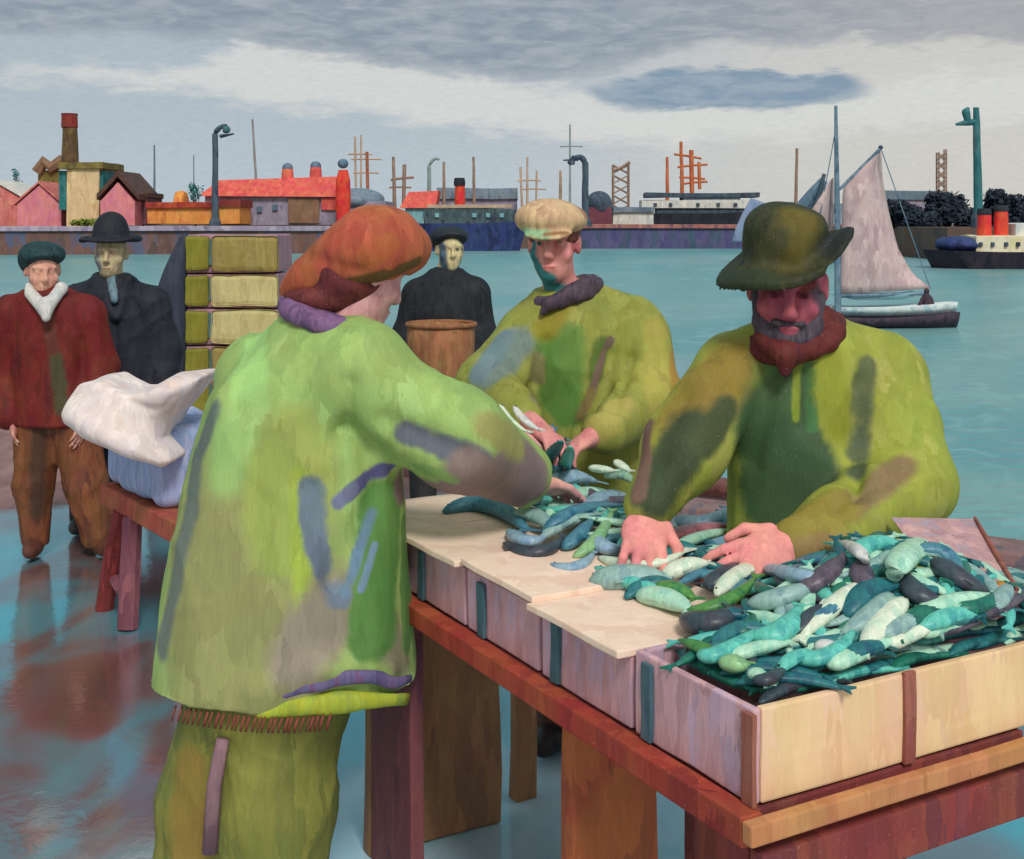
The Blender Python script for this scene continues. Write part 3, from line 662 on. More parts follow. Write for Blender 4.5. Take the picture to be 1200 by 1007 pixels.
part('base', MB().lathe(a, [(.8, 0), (.78, 1.0), (.55, 1.6)], 10).me(r.location), M['slate'], r)

# hills and trees
v = []; n = 60
for i in range(n+1):
    px = 880+i*8; hgt = 4+3.2*mnoise.noise(Vector((i*.13, 3, 0)))+2.2*math.sin(i*.11)
    for yy, zz in ((300, -1), (330, hgt), (420, hgt*1.3)): v.append(((px-600)/F*yy, yy, SH+zz))
f = [(i*3+k, i*3+3+k, i*3+4+k, i*3+1+k) for i in range(n) for k in range(2)]
struct('hills', MB().add(v, f).me(smooth=True), bmat('hill_blue', [(112, 126, 142), (132, 142, 154), (98, 112, 130)], .05))
def tree(label, px, yt, yb, wpx, Y, mat, trunkmat, zb=SH, n=520, seed=0, group=None, cat='tree', nm='bushy_tree'):
    rg = random.Random(seed); s_ = Y/F; base = pb(px, Y, zb); r = thing(nm, label, cat, base, group)
    top = P(px, yt, Y)[2]; bot = P(px, yb, Y)[2]; hw_ = wpx/2*s_; m = MB(); sub = MB()
    blobs = [(rg.uniform(-.6, .6)*hw_, rg.uniform(-.5, .5)*hw_, rg.uniform(.25, .75), rg.uniform(.35, .55)) for _ in range(7)]+[(0, 0, .5, .6)]
    for k in range(n):
        bx_, by_, bz_, br_ = rg.choice(blobs); d_ = Vector((rg.gauss(0, 1), rg.gauss(0, 1), rg.gauss(0, 1))).normalized()*br_*rg.uniform(.55, 1.05)
        c_ = Vector((base[0]+bx_+d_.x*hw_, Y+by_+d_.y*hw_, bot+(top-bot)*min(1, max(0, bz_+d_.z*.5))))
        e1_ = Vector((rg.gauss(0, 1), rg.gauss(0, 1), rg.gauss(0, 1))).normalized(); e2_ = e1_.orthogonal().normalized(); q_ = hw_*rg.uniform(.09, .2)
        m.add([c_-e1_*q_, c_-e2_*q_*.6, c_+e1_*q_, c_+e2_*q_*.6], [(0, 1, 2, 3)])
    part('crown', m.me(r.location), M[mat], r)
    tb = [Vector((base[0], Y, zb-.1)), Vector((base[0]+.1*hw_, Y, (bot+zb)/2)), Vector((base[0], Y, bot+(top-bot)*.55))]
    tm = MB().tube(tb, [hw_*.14, hw_*.11, hw_*.05], 7)
    for bx_, by_, bz_, br_ in blobs[:5]: tm.tube([tb[1], Vector((base[0]+bx_, Y+by_, bot+(top-bot)*bz_))], [hw_*.06, hw_*.02], 5)
    part('trunk', tm.me(r.location), M[trunkmat], r); return r
M['darkleaf'] = bmat('leaf_navy', [(30, 42, 58), (40, 54, 66), (26, 36, 54)]); M['tealleaf'] = bmat('leaf_teal', [(34, 104, 104), (48, 120, 116), (28, 84, 92)]); M['greenleaf'] = bmat('leaf_green', [(126, 140, 64), (110, 128, 56)])
for i, (px, yt, yb, wd, Y, lab) in enumerate(((1108, 221, 276, 62, 150, 'large dark tree left of the teal lamp post'), (1066, 232, 276, 44, 156, 'low dark tree behind the tall pink sail'), (1040, 226, 272, 36, 160, 'dark tree just right of the main mast'),
        (1172, 219, 278, 58, 146, 'tall dark tree behind the two red funnels'), (1208, 226, 280, 50, 150, 'dark tree cut by the right edge of the picture'), (1140, 240, 280, 44, 152, 'rounded dark tree below the teal lamp post'), (1085, 244, 280, 46, 148, 'squat dark tree on the brown bank'), (1012, 236, 268, 46, 190, 'dark tree seen between the boat sails'))):
    tree(lab, px, yt, yb, wd, Y, 'darkleaf', 'darkbrown', seed=i, n=1500, group='dark trees on the right shore')
tree('small teal tree beside the orange domed hut', 229, 212, 244, 20, 160, 'tealleaf', 'darkbrown', seed=20, n=260)
tree('small teal tree above the pale pink house', 20, 196, 222, 14, 176, 'tealleaf', 'darkbrown', seed=21, n=200)
tree('low green bush at the foot of the cream tower', 97, 256, 268, 34, 158, 'greenleaf', 'olive', seed=22, n=240, cat='bush', nm='bush')
tree('teal bush right of the bright pink house', 168, 214, 236, 14, 170, 'tealleaf', 'darkbrown', seed=23, n=160, cat='bush', nm='bush')

# sailing boat
YB = 46.
def sail(poly, bul, th=.05, n=9):
    """curved cloth filling a four cornered outline given as left edge and right edge point lists (px, py)"""
    Lp, Rp = poly; m = MB(); v = []; f = []
    def at(lst, s_):
        q_ = np.linspace(0, 1, len(lst)); return np.interp(s_, q_, [p[0] for p in lst]), np.interp(s_, q_, [p[1] for p in lst])
    for sgn in (0, 1):
        for i in range(n*2+1):
            s_ = i/(2*n); a_, b_ = at(Lp, s_), at(Rp, s_)
            for j in range(n+1):
                k = j/n; p = P(a_[0]+(b_[0]-a_[0])*k, a_[1]+(b_[1]-a_[1])*k, YB+k*.8-bul*math.sin(math.pi*k)*math.sin(math.pi*min(1, s_*.8+.15)))
                p[1] += sgn*th; v.append(p)
    w_ = n+1; o = (2*n+1)*w_
    for i in range(2*n):
        for j in range(n):
            q_ = (i*w_+j, i*w_+j+1, (i+1)*w_+j+1, (i+1)*w_+j); f.append(q_); f.append(tuple(reversed([k+o for k in q_])))
    for i in range(2*n): f.append((i*w_, (i+1)*w_, (i+1)*w_+o, i*w_+o)); f.append((i*w_+n, i*w_+n+o, (i+1)*w_+n+o, (i+1)*w_+n))
    for j in range(n): f.append((j, j+o, j+1+o, j+1)); k = 2*n*w_; f.append((k+j, k+j+1, k+j+1+o, k+j+o))
    return m.add(v, f)
r = thing('sailing_boat', 'gaff rigged sailing boat with dusty pink sails and low white hull', 'sailing boat', pb(1050, YB, WATER))
pinks = bmat('sail_pink', [(196, 168, 168), (206, 182, 180), (184, 156, 160)], 1.2, fine=12, rot=(0, R(15), 0)); M['boatblue'] = bmat('spar_blue', [(92, 120, 142), (118, 142, 158), (70, 98, 124)], 1.5)
part('mainsail', sail(([(1031, 174), (1008, 196), (988, 220), (987, 262), (986, 305), (985, 346)], [(1033, 178), (1034, 208), (1042, 250), (1052, 290), (1070, 322), (1092, 338)]), .55).me(r.location, True), pinks, r)
part('jib', sail(([(974, 210), (962, 230), (950, 248), (943, 262)], [(977, 208), (977, 230), (977, 255), (975, 281)]), .35).me(r.location, True), pinks, r)
part('mast', MB().tube([P(979.5, 124, YB), P(981, 240, YB), P(982, 366, YB)], [.06, .11, .13], 8).me(r.location), M['boatblue'], r)
part('gaff', MB().tube([P(984, 222, YB), P(1034, 172, YB)], .06, 7).me(r.location), M['boatblue'], r)
part('boom', MB().tube([P(983, 347, YB), P(1088, 344, YB+.8)], .075, 7).me(r.location), M['boatblue'], r)
part('masthead', soft(Sdf(P(1025, 180, YB-.5), P(1040, 166, YB+.5), .03).ell(P(1032, 173, YB), (.09, .09, .09)), r.location), M['slate'], r)
part('stay', MB().tube([P(979.5, 150, YB), P(944, 350, YB)], .02, 5).me(r.location), M['boatblue'], r); part('stay', MB().tube([P(1033, 176, YB), P(1090, 338, YB+.7)], .02, 5).me(r.location), M['boatblue'], r)
def boat_hull(x0, x1, yt, yb, beam, sheer=.0):
    n = 18; v = []; f = []
    for i in range(n+1):
        s_ = i/n; px = x0+(x1-x0)*s_; w_ = beam*(math.sin(math.pi*min(1, s_*.86+.02))**.55)
        zt = P(px, yt+(-3*s_+5*math.sin(math.pi*s_)), YB)[2]; zb = P(px, yb-26*max(0, .3-s_)-30*max(0, s_-.86), YB)[2]
        for a_, z_ in ((-1, zt), (-.75, (zt+zb)/2), (-.2, zb), (.2, zb), (.75, (zt+zb)/2), (1, zt)): v.append((P(px, 0, YB)[0], YB+.9+a_*w_*.5, z_))
    for i in range(n):
        for k in range(6): f.append((i*6+k, i*6+(k+1) % 6, i*6+6+(k+1) % 6, i*6+6+k))
    f += [tuple(range(6)), tuple(reversed(range(n*6, n*6+6)))]
    return MB().add(v, f)
part('hull', boat_hull(940, 1130, 370, 391, 1.75).me(r.location, True), bmat('hull_plum', [(58, 50, 66), (76, 62, 76), (48, 46, 60)], 1.5), r)
part('deck', boat_hull(938, 1127, 358, 375, 1.9).me(r.location, True), bmat('deck_white', [(200, 216, 218), (216, 222, 218), (168, 196, 206)], 1.5), r)
part('cockpit', boat_hull(975, 1080, 346, 353, 1.1).me(r.location, True), bmat('deck_blue', [(140, 178, 186), (120, 164, 178)], 1.5), r)
b_ = thing('person', 'tiny dark sailor sitting at the stern of the sailing boat', 'person', P(1086, 366, YB+.7))
s_ = Sdf(P(1070, 372, YB), P(1100, 334, YB+1.5), .02)
Yp = YB+.7
s_.cap(P(1086, 362, Yp), P(1086, 350, Yp), .21, .19).ell(P(1086, 341.5, Yp), (.1, .11, .12), k=.03).cap(P(1086, 347, Yp), P(1086, 344, Yp), .07, .06).cap(P(1081, 350, Yp-.15), P(1077, 358, Yp-.2), .07, .055).cap(P(1091, 350, Yp-.1), P(1094, 358, Yp-.15), .07, .055).cap(P(1084, 364, Yp-.1), P(1077, 364, Yp-.25), .1, .08)
part('body', soft(s_, b_.location), bmat('sailor_dark', [(58, 46, 58), (74, 58, 66)], 2.), b_)
r = thing('sailing_barge', 'far blue grey sail of a barge behind the dark hat', 'sailing boat', pb(945, 120, WATER))
YBo = YB; YB = 120.
part('sail', sail(([(962, 208), (948, 222), (934, 238), (926, 250)], [(970, 214), (960, 234), (950, 250), (944, 262)]), .5).me(r.location, True), M['blue_slate'], r)
part('mast', MB().tube([P(966, 204, YB), P(944, 285, YB)], .2, 6).me(r.location), M['slate'], r)
part('hull', hull_mesh(900, 990, 283, 296, 119.5, 2.4, -1).me(r.location), M['slate'], r)
part('spritsail', sail(([(880, 232), (870, 250), (862, 268), (858, 284)], [(902, 240), (912, 256), (918, 270), (922, 284)]), .4).me(r.location, True), bmat('sail_bluegrey', [(120, 138, 172), (136, 152, 180)], .6), r)
YB = YBo
# ------------------------------------------------------------------ people
def frame(yaw, pitch=0., roll=0.):
    """rows: right-hand side of the picture axis, face direction, crown direction; yaw 0 faces the viewer, + turns to picture right"""
    y_, p_ = R(yaw), R(pitch)
    f = np.array((math.sin(y_)*math.cos(p_), -math.cos(y_)*math.cos(p_), math.sin(p_)))
    s = nrm(np.cross((0, 0, 1), f)) if abs(f[2]) < .99 else np.array((1., 0, 0))
    u = np.cross(f, s)
    c, q = math.cos(R(roll)), math.sin(R(roll))
    return np.array((c*s+q*u, f, c*u-q*s))
def head(S, c, M, sc_=1., face=True, fat=1.):
    """skull, jaw, nose, brow, lips and ears"""
    c = np.array(c, float)
    L = lambda x, y, z: c+sc_*(M[0]*x+M[1]*y+M[2]*z)
    e = lambda p, r, k=.02, op='u': S.ell(L(*p), [q*sc_ for q in r], M, k*sc_, op)
    k_ = lambda a, b, ra, rb, k=.01, op='u': S.cap(L(*a), L(*b), ra*sc_, rb*sc_, k*sc_, op)
    e((0, -.012, .032), (.076*fat, .095, .092)); e((0, .028, -.045), (.060*fat, .062, .068), .03); e((0, .062, -.088), (.028, .028, .024), .03)
    if face:
        for s_ in (-1, 1):
            k_((s_*.012, .088, .036), (s_*.052, .07, .034), .011, .009, .015)                 # brow
            e((s_*.033, .088, .012), (.019, .014, .012), .014, 's')                            # socket
            e((s_*.032, .074, .013), (.0135, .0135, .0125), .004)                               # eyeball under its lids
            e((s_*.045, .055, -.022), (.024, .026, .022), .02)                                 # cheek
            k_((s_*.008, .105, -.026), (s_*.014, .098, -.028), .009, .007, .006)               # nostril
        k_((0, .088, .03), (0, .110, -.018), .0095, .0135, .012)
        e((0, .092, -.058), (.025, .01, .0065), .006); e((0, .09, -.070), (.022, .011, .0075), .006)
        k_((-.022, .101, -.064), (.022, .101, -.064), .0025, .0025, .004, 's')
    for s_ in (-1, 1):
        e((s_*.079*fat, -.008, .004), (.012, .022, .034), .008); e((s_*.09*fat, .0, .006), (.008, .011, .018), .004, 's')
def hand(S, w_, d_, n_, th=1, curl=.5, sz=1., spread=1.):
    """w_ wrist, d_ direction of the fingers, n_ out of the palm; th=+1/-1 the side of the thumb along n x d"""
    w_ = np.array(w_, float); d_ = nrm(d_); n_ = np.array(n_, float); n_ = nrm(n_-d_*(n_@d_)); s_ = np.cross(n_, d_)*th
    Mx = np.array((s_, d_, n_))
    S.cap(w_-d_*.03*sz, w_+d_*.02*sz, .027*sz, .026*sz, .015)
    S.ell(w_+d_*.05*sz, (.043*sz, .052*sz, .019*sz), Mx, .015)
    for i, (o, l_, r_) in enumerate(((.031, .070, .0098), (.0105, .080, .0102), (-.0105, .074, .0098), (-.031, .058, .0088))):
        p = w_+d_*(.088-.006*abs(i-1.2))*sz+s_*o*sz; a = curl*(.75+.12*i); dd = d_+s_*(o*3.5*spread)
        for j, fr_ in enumerate((.45, .32, .25)):
            ang = a*(.6+.55*j); dirn = nrm(nrm(dd)*math.cos(ang)+n_*math.sin(ang)); q = p+dirn*l_*fr_*sz
            S.cap(p, q, r_*sz*(1-.08*j), r_*sz*(1-.08*(j+1)), .004); p = q
    p = w_+d_*.026*sz+s_*.036*sz; q = p+nrm(d_*.75+s_*.6+n_*.25)*.042*sz; q2 = q+nrm(d_*.9+s_*.05+n_*(.25+.4*curl))*.033*sz
    S.cap(w_+d_*.015*sz+s_*.015*sz, p, .017*sz, .015*sz, .01); S.cap(p, q, .0135*sz, .011*sz, .006); S.cap(q, q2, .011*sz, .009*sz, .004)
def boot(root_, an, yaw, mat, h=.008, sz=1.):
    an = np.array(an, float); f = frame(yaw)[1]; S = Sdf(an-(.22, .22, .12), an+(.22, .22, .25), h)
    S.cap(an+(0, 0, .16), an+(0, 0, 0.02), .062*sz, .055*sz).ell(an+f*.065-(0, 0, .03), (.05*sz, .135*sz, .048), frame(yaw), .03).half(an-(0, 0, .078), (0, 0, -1))
    return part('boot', soft(S, root_.location), mat, root_)
def limb(S, pts, rs, k=.03):
    for i in range(len(pts)-1): S.cap(pts[i], pts[i+1], rs[i], rs[i+1], k)
def body_core(S, D):
    """torso, neck, arms and legs under the clothes"""
    limb(S, [D['pelvis'], D['chest'], D['neck']], [.11, .11, .065], .05); S.cap(D['neck'], D['head']-np.array((0, 0, .05)), .056, .055, .02)
    for a in 'lr':
        S.cap(D['chest']+(D['sh_'+a]-D['chest'])*.3+(0, 0, .03), D['sh_'+a], .075, .055, .04)
        limb(S, [D['sh_'+a], D['el_'+a], D['wr_'+a]], [.052, .042, .028])
        limb(S, [D['hip_'+a], D['kn_'+a], D['an_'+a]], [.085, .058, .042]); S.ell(D['an_'+a]+np.array((0, 0, -.03))+D['fwd']*.03, (.03, .06, .025), np.array((np.cross(D['fwd'], (0, 0, 1)), D['fwd'], (0, 0, 1))), .02)
def bounds(D, pad=.2):
    A = np.array([v for k, v in D.items() if isinstance(v, np.ndarray) and k != 'fwd']); return A.min(0)-pad, A.max(0)+pad
def legs(D, x, Y, y_hip_z, fwd, sp=.11, side=None, lean=(0, 0)):
    s_ = np.array((-fwd[1], fwd[0], 0)) if side is None else side
    for a, sg in (('l', 1), ('r', -1)):
        D['hip_'+a] = np.array((x, Y, y_hip_z))+s_*sp*sg*.85; D['kn_'+a] = np.array((x+lean[0]*.5, Y+lean[1]*.5, .48))+s_*sp*sg+fwd*.02; D['an_'+a] = np.array((x+lean[0], Y+lean[1], .085))+s_*sp*sg
    D['fwd'] = fwd
def fold(x0, y0, x1, y1, Y, r, h): return (P(x0, y0, Y), P(x1, y1, Y), r, h)

SKIN = [(206, 138, 136), (214, 150, 142), (196, 124, 124)]

# ---------------- the packer seen from behind in the long pale green jacket
def packer_from_behind():
    Y = 3.08; px = lambda x, y, dy=0.: P(x, y, Y+dy)
    rt = thing('person', 'person seen from behind in a rust hat and long pale green smock', 'person', (px(340, 700)[0], Y, 0)); org = rt.location
    fwd = nrm((.62, .78, 0)); D = dict(pelvis=px(340, 720), chest=px(365, 480), neck=px(405, 385, -.02), head=px(425, 322, -.02))
    D['fwd'] = fwd; D['sh_r'] = px(432, 440, -.13); D['el_r'] = px(535, 515, -.08); D['wr_r'] = px(618, 560, .10); D['sh_l'] = px(290, 440, .12); D['el_l'] = px(470, 500, .38); D['wr_l'] = px(596, 506, .52)
    for a, x0, x1, x2, dy in (('l', 300, 240, 228, .02), ('r', 318, 318, 316, -.03)): D['hip_'+a] = px(x0, 800); D['kn_'+a] = px(x1, 960, dy); D['an_'+a] = px(x2, 1084, dy); D['an_'+a][2] = .085
    D['pelvis'] = px(325, 740)
    lo, hi = bounds(D); S = Sdf(lo, hi, .007); body_core(S, D); M_ = frame(128, -24, 0); head(S, D['head'], M_, 1.05)
    hand(S, D['wr_r']+nrm(D['wr_r']-D['el_r'])*.045, (.6, .55, -.3), (.2, -.2, -.9), 1, .5); hand(S, D['wr_l'], (.85, -.1, -.35), (0, -.3, -.9), -1, .5)
    part('body', soft(S, org), paint('skin_packer', [(210, 150, 156), (218, 166, 166), (200, 138, 142)], 9, org=org, patches=[(px(640, 520, .1), px(660, 530, .2), .09, (226, 176, 148), .4)], bump=.1, fleck=.1), rt)
    # smock: skirts, back, sleeves
    S = Sdf(px(40, 900, -.5), px(680, 340, .75), .009)
    S.loft([(px(0, y)[2], px(c, y)[0], Y+dy, hw/F*Y, ry) for y, c, hw, ry, dy in ((840, 336, 158, .24, .0), (770, 334, 154, .24, 0), (680, 338, 142, .225, 0), (590, 345, 130, .215, 0), (510, 350, 118, .205, 0), (460, 354, 106, .19, .0), (420, 364, 82, .155, .0), (390, 384, 48, .10, -.01), (376, 392, 36, .085, -.01))], 0, .03)
    limb(S, [px(306, 436, .08), px(358, 408, 0), px(425, 425, -.1)], [.08, .085, .095], .06)
    limb(S, [px(425, 450, -.1), px(535, 513, -.08), px(612, 556, .08)], [.128, .112, .082], .06)
    limb(S, [px(300, 440, .14), px(470, 500, .38), px(560, 508, .48)], [.11, .095, .075], .06)
    S.half(px(628, 566, .10), nrm(D['wr_r']-D['el_r']), .004, px(560, 640, -.2), px(700, 480, .3))
    S.ell(px(341, 852), (.28, .20, .075), None, .01, 's')
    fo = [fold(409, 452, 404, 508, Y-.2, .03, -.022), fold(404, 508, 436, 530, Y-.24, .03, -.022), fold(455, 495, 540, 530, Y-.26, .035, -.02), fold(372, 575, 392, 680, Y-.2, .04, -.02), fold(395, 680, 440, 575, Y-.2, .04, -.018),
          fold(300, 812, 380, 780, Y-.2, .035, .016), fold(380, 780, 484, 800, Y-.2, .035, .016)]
    G1, G2, VI = (156, 196, 106), (142, 164, 78), (104, 110, 122)
    yy = -.17
    q = lambda x0, y0, x1, y1, r_, rgb, sf=.3: (px(x0, y0, -.15), px(x1, y1, -.15), r_*Y/F, rgb, sf)
    pt = [q(258, 610, 250, 800, 72, (146, 150, 96), .5), q(330, 640, 330, 790, 60, (146, 150, 96), .5), q(345, 520, 350, 600, 40, (152, 164, 88), .45), q(318, 555, 330, 640, 34, (152, 170, 88), .4), q(352, 560, 356, 760, 11, (160, 178, 74), .5),  # grey, violet and mauve strokes put fold and sleeve shade into the cloth colour
          q(400, 700, 350, 772, 34, (140, 132, 116), .4), q(420, 700, 470, 770, 26, (134, 134, 104), .4), q(452, 590, 440, 740, 32, (86, 132, 66), .22), q(474, 620, 478, 750, 17, (90, 130, 70), .25), q(430, 700, 428, 752, 18, (92, 134, 70), .3),
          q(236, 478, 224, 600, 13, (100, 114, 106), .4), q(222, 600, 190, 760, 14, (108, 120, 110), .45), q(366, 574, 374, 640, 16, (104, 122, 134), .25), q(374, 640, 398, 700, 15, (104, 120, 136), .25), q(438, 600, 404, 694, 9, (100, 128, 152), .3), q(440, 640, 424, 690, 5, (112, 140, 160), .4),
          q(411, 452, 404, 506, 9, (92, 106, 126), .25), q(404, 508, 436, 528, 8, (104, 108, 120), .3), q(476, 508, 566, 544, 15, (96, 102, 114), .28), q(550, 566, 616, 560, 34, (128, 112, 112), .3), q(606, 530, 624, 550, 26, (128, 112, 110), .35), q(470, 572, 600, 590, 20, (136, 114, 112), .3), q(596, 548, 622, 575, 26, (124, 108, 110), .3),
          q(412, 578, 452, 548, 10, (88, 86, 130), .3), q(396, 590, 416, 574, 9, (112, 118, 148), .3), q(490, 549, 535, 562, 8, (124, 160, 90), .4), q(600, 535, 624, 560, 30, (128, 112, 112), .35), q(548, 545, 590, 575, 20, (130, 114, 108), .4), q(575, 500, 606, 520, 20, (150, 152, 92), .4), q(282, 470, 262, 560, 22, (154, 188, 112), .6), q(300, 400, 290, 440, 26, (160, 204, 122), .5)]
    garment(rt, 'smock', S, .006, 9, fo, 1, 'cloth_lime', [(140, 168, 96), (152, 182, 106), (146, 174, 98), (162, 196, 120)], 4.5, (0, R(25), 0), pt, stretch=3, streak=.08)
    # hem: violet cord, lime band and rust stitching
    def hem(y_of, x0, x1, r_, nm, mat, ry=.238, out=.004):
        pts = []
        for i in range(22):
            x_ = x0+(x1-x0)*i/21; s_ = (x_-336)/159
            pts.append(P(x_, y_of(x_), Y-(max(0, 1-abs(s_)**2.2)**(1/2.2))*ry-out))
        rr = [r_*(.55+.45*math.sin(math.pi*min(1, (i+1)/23))) for i in range(22)]
        return part(nm, MB().tube(pts, rr, 10, .55, up=(0, 1, 0)).wob(.006, 20).me(org, True), mat, rt)
    hem(lambda x: 824-32*math.sin(min(1, max(0, (x-296)/150))*math.pi/2)+(8 if x > 440 else 0)*math.sin((x-440)/46*3.14), 290, 480, .019, 'hem_cord', paint('cord_violet', [(88, 78, 122), (104, 98, 136), (112, 84, 120)], 12))
    hem(lambda x: 834-14*math.sin(max(0, (x-310)/180)*math.pi*.55), 300, 476, .025, 'hem_band', paint('band_yellow', [(150, 170, 60), (168, 176, 52), (140, 158, 66)], 10), out=.0)
    st = MB()
    for i in range(30):
        x_ = 204+i*6.2+random.uniform(-1.5, 1.5); y_ = 836+14*math.sin((x_-204)/185*math.pi*.75); s_ = (x_-336)/159; Yf = Y-(max(0, 1-abs(s_)**2.2)**(1/2.2))*.238-.008
        st.tube([P(x_-2, y_+9, Yf), P(x_, y_, Yf-.004), P(x_+3, y_-9, Yf)], random.uniform(.002, .0038), 6)
    part('stitching', st.me(org, True), paint('thread_rust', [(122, 62, 56), (140, 70, 60)], 30), rt)
    # trousers
    S = Sdf(px(80, 1120, -.35), px(430, 690, .35), .009)
    limb(S, [px(325, 740), px(320, 820)], [.16, .19], .03); limb(S, [px(286, 830), px(236, 940, .02), px(226, 1120, .02)], [.155, .115, .092], .03); limb(S, [px(318, 830), px(318, 940, -.04), px(316, 1120, -.04)], [.17, .155, .12], .02)
    garment(rt, 'trousers', S, .004, 8, (), 2, 'oilskin_olive', [(118, 122, 56), (130, 130, 62), (108, 114, 56)], 4, (0, 0, 0), [(px(225, 900, -.14), px(222, 1000, -.14), .05, (136, 114, 56), .5)], crease=.009)
    part('seam_stripe', MB().tube([P(262, 866, Y-.185), P(252, 920, Y-.165), P(246, 1000, Y-.15)], [.016, .017, .018], 8, .5).wob(.004, 15).me(org, True), paint('stripe_mauve', [(128, 96, 108), (140, 110, 118)], 9), rt)
    bm_ = paint('boot_black', [(40, 38, 40), (56, 50, 48)], 8, rough=.45)
    for a in 'lr': boot(rt, D['an_'+a], 140, bm_)
    # purple scarf, hair and sou'wester
    S = Sdf(px(260, 400, -.25), px(480, 320, .2), .006); c = px(392, 380, -.02)
    for i in range(14):
        a0, a1 = [2*math.pi*k/14 for k in (i, i+1)]; q = lambda a: c+np.array((.112*math.cos(a), .098*math.sin(a), -.045*math.cos(a)))
        S.cap(q(a0), q(a1), .021-.005*math.cos(a0), .021-.005*math.cos(a1), .015)
    S.cap(px(352, 364, -.06), px(405, 381, -.10), .028, .018, .03)
    part('scarf', soft(S, org, .004, 22), paint('scarf_violet', [(112, 82, 122), (128, 96, 136), (100, 74, 112)], 9), rt)
    S = Sdf(px(280, 390, -.25), px(480, 270, .22), .006); S.ell(D['head']-M_[1]*.035+M_[2]*.005, (.088, .092, .1), M_).half(D['head']+M_[1]*.03, M_[1]); S.ell(px(372, 352, -.02), (.085, .08, .04), frame(128, -10, 0), .03)
    part('hair', soft(S, org, .004, 30), paint('hair_maroon', [(96, 42, 46), (112, 52, 50), (84, 38, 44)], 12), rt)
    S = Sdf(px(250, 380, -.3), px(520, 215, .28), .006)
    hM = frame(128, -14, 0)
    S.ell(px(434, 290, -.02), (.125, .145, .108), np.array(((1, 0, 0), (0, 1, 0), (0, 0, 1.))), .02); S.ell(px(442, 262, -.02), (.085, .105, .056), None, .03); S.cap(px(405, 300, -.02), px(360, 330, 0), .105, .062, .05); S.cap(px(362, 330, 0), px(346, 341, 0), .062, .03, .03)
    S.cap(px(470, 290, -.02), px(482, 292, .02), .06, .05, .04)
    S.half(px(378, 280), (-.70, 0, .72), .03); S.half(px(440, 238), (.05, 0, 1), .03)
    S.cap(px(350, 380, -.02), px(430, 366, -.05), .045, .055, .03, 's'); S.cap(px(430, 364, -.08), px(505, 340, -.04), .065, .055, .02, 's'); S.ell(D['head']+M_[1]*.03-M_[2]*.03, (.085, .11, .1), M_, .015, 's')
    pt = [(px(400, 340, -.12), px(450, 322, -.14), .02, (92, 66, 36), .35), (px(450, 322, -.14), px(490, 308, -.06), .016, (96, 72, 40), .35), (px(435, 300, -.15), px(455, 285, -.15), .03, (168, 96, 54), .5)]
    garment(rt, 'hat', S, .005, 14, [fold(360, 300, 420, 318, Y-.15, .02, -.006)], 5, 'hat_rust', [(166, 84, 58), (182, 98, 68), (158, 76, 54)], 6, (0, R(-35), 0), pt, streak=.09)
packer_from_behind()

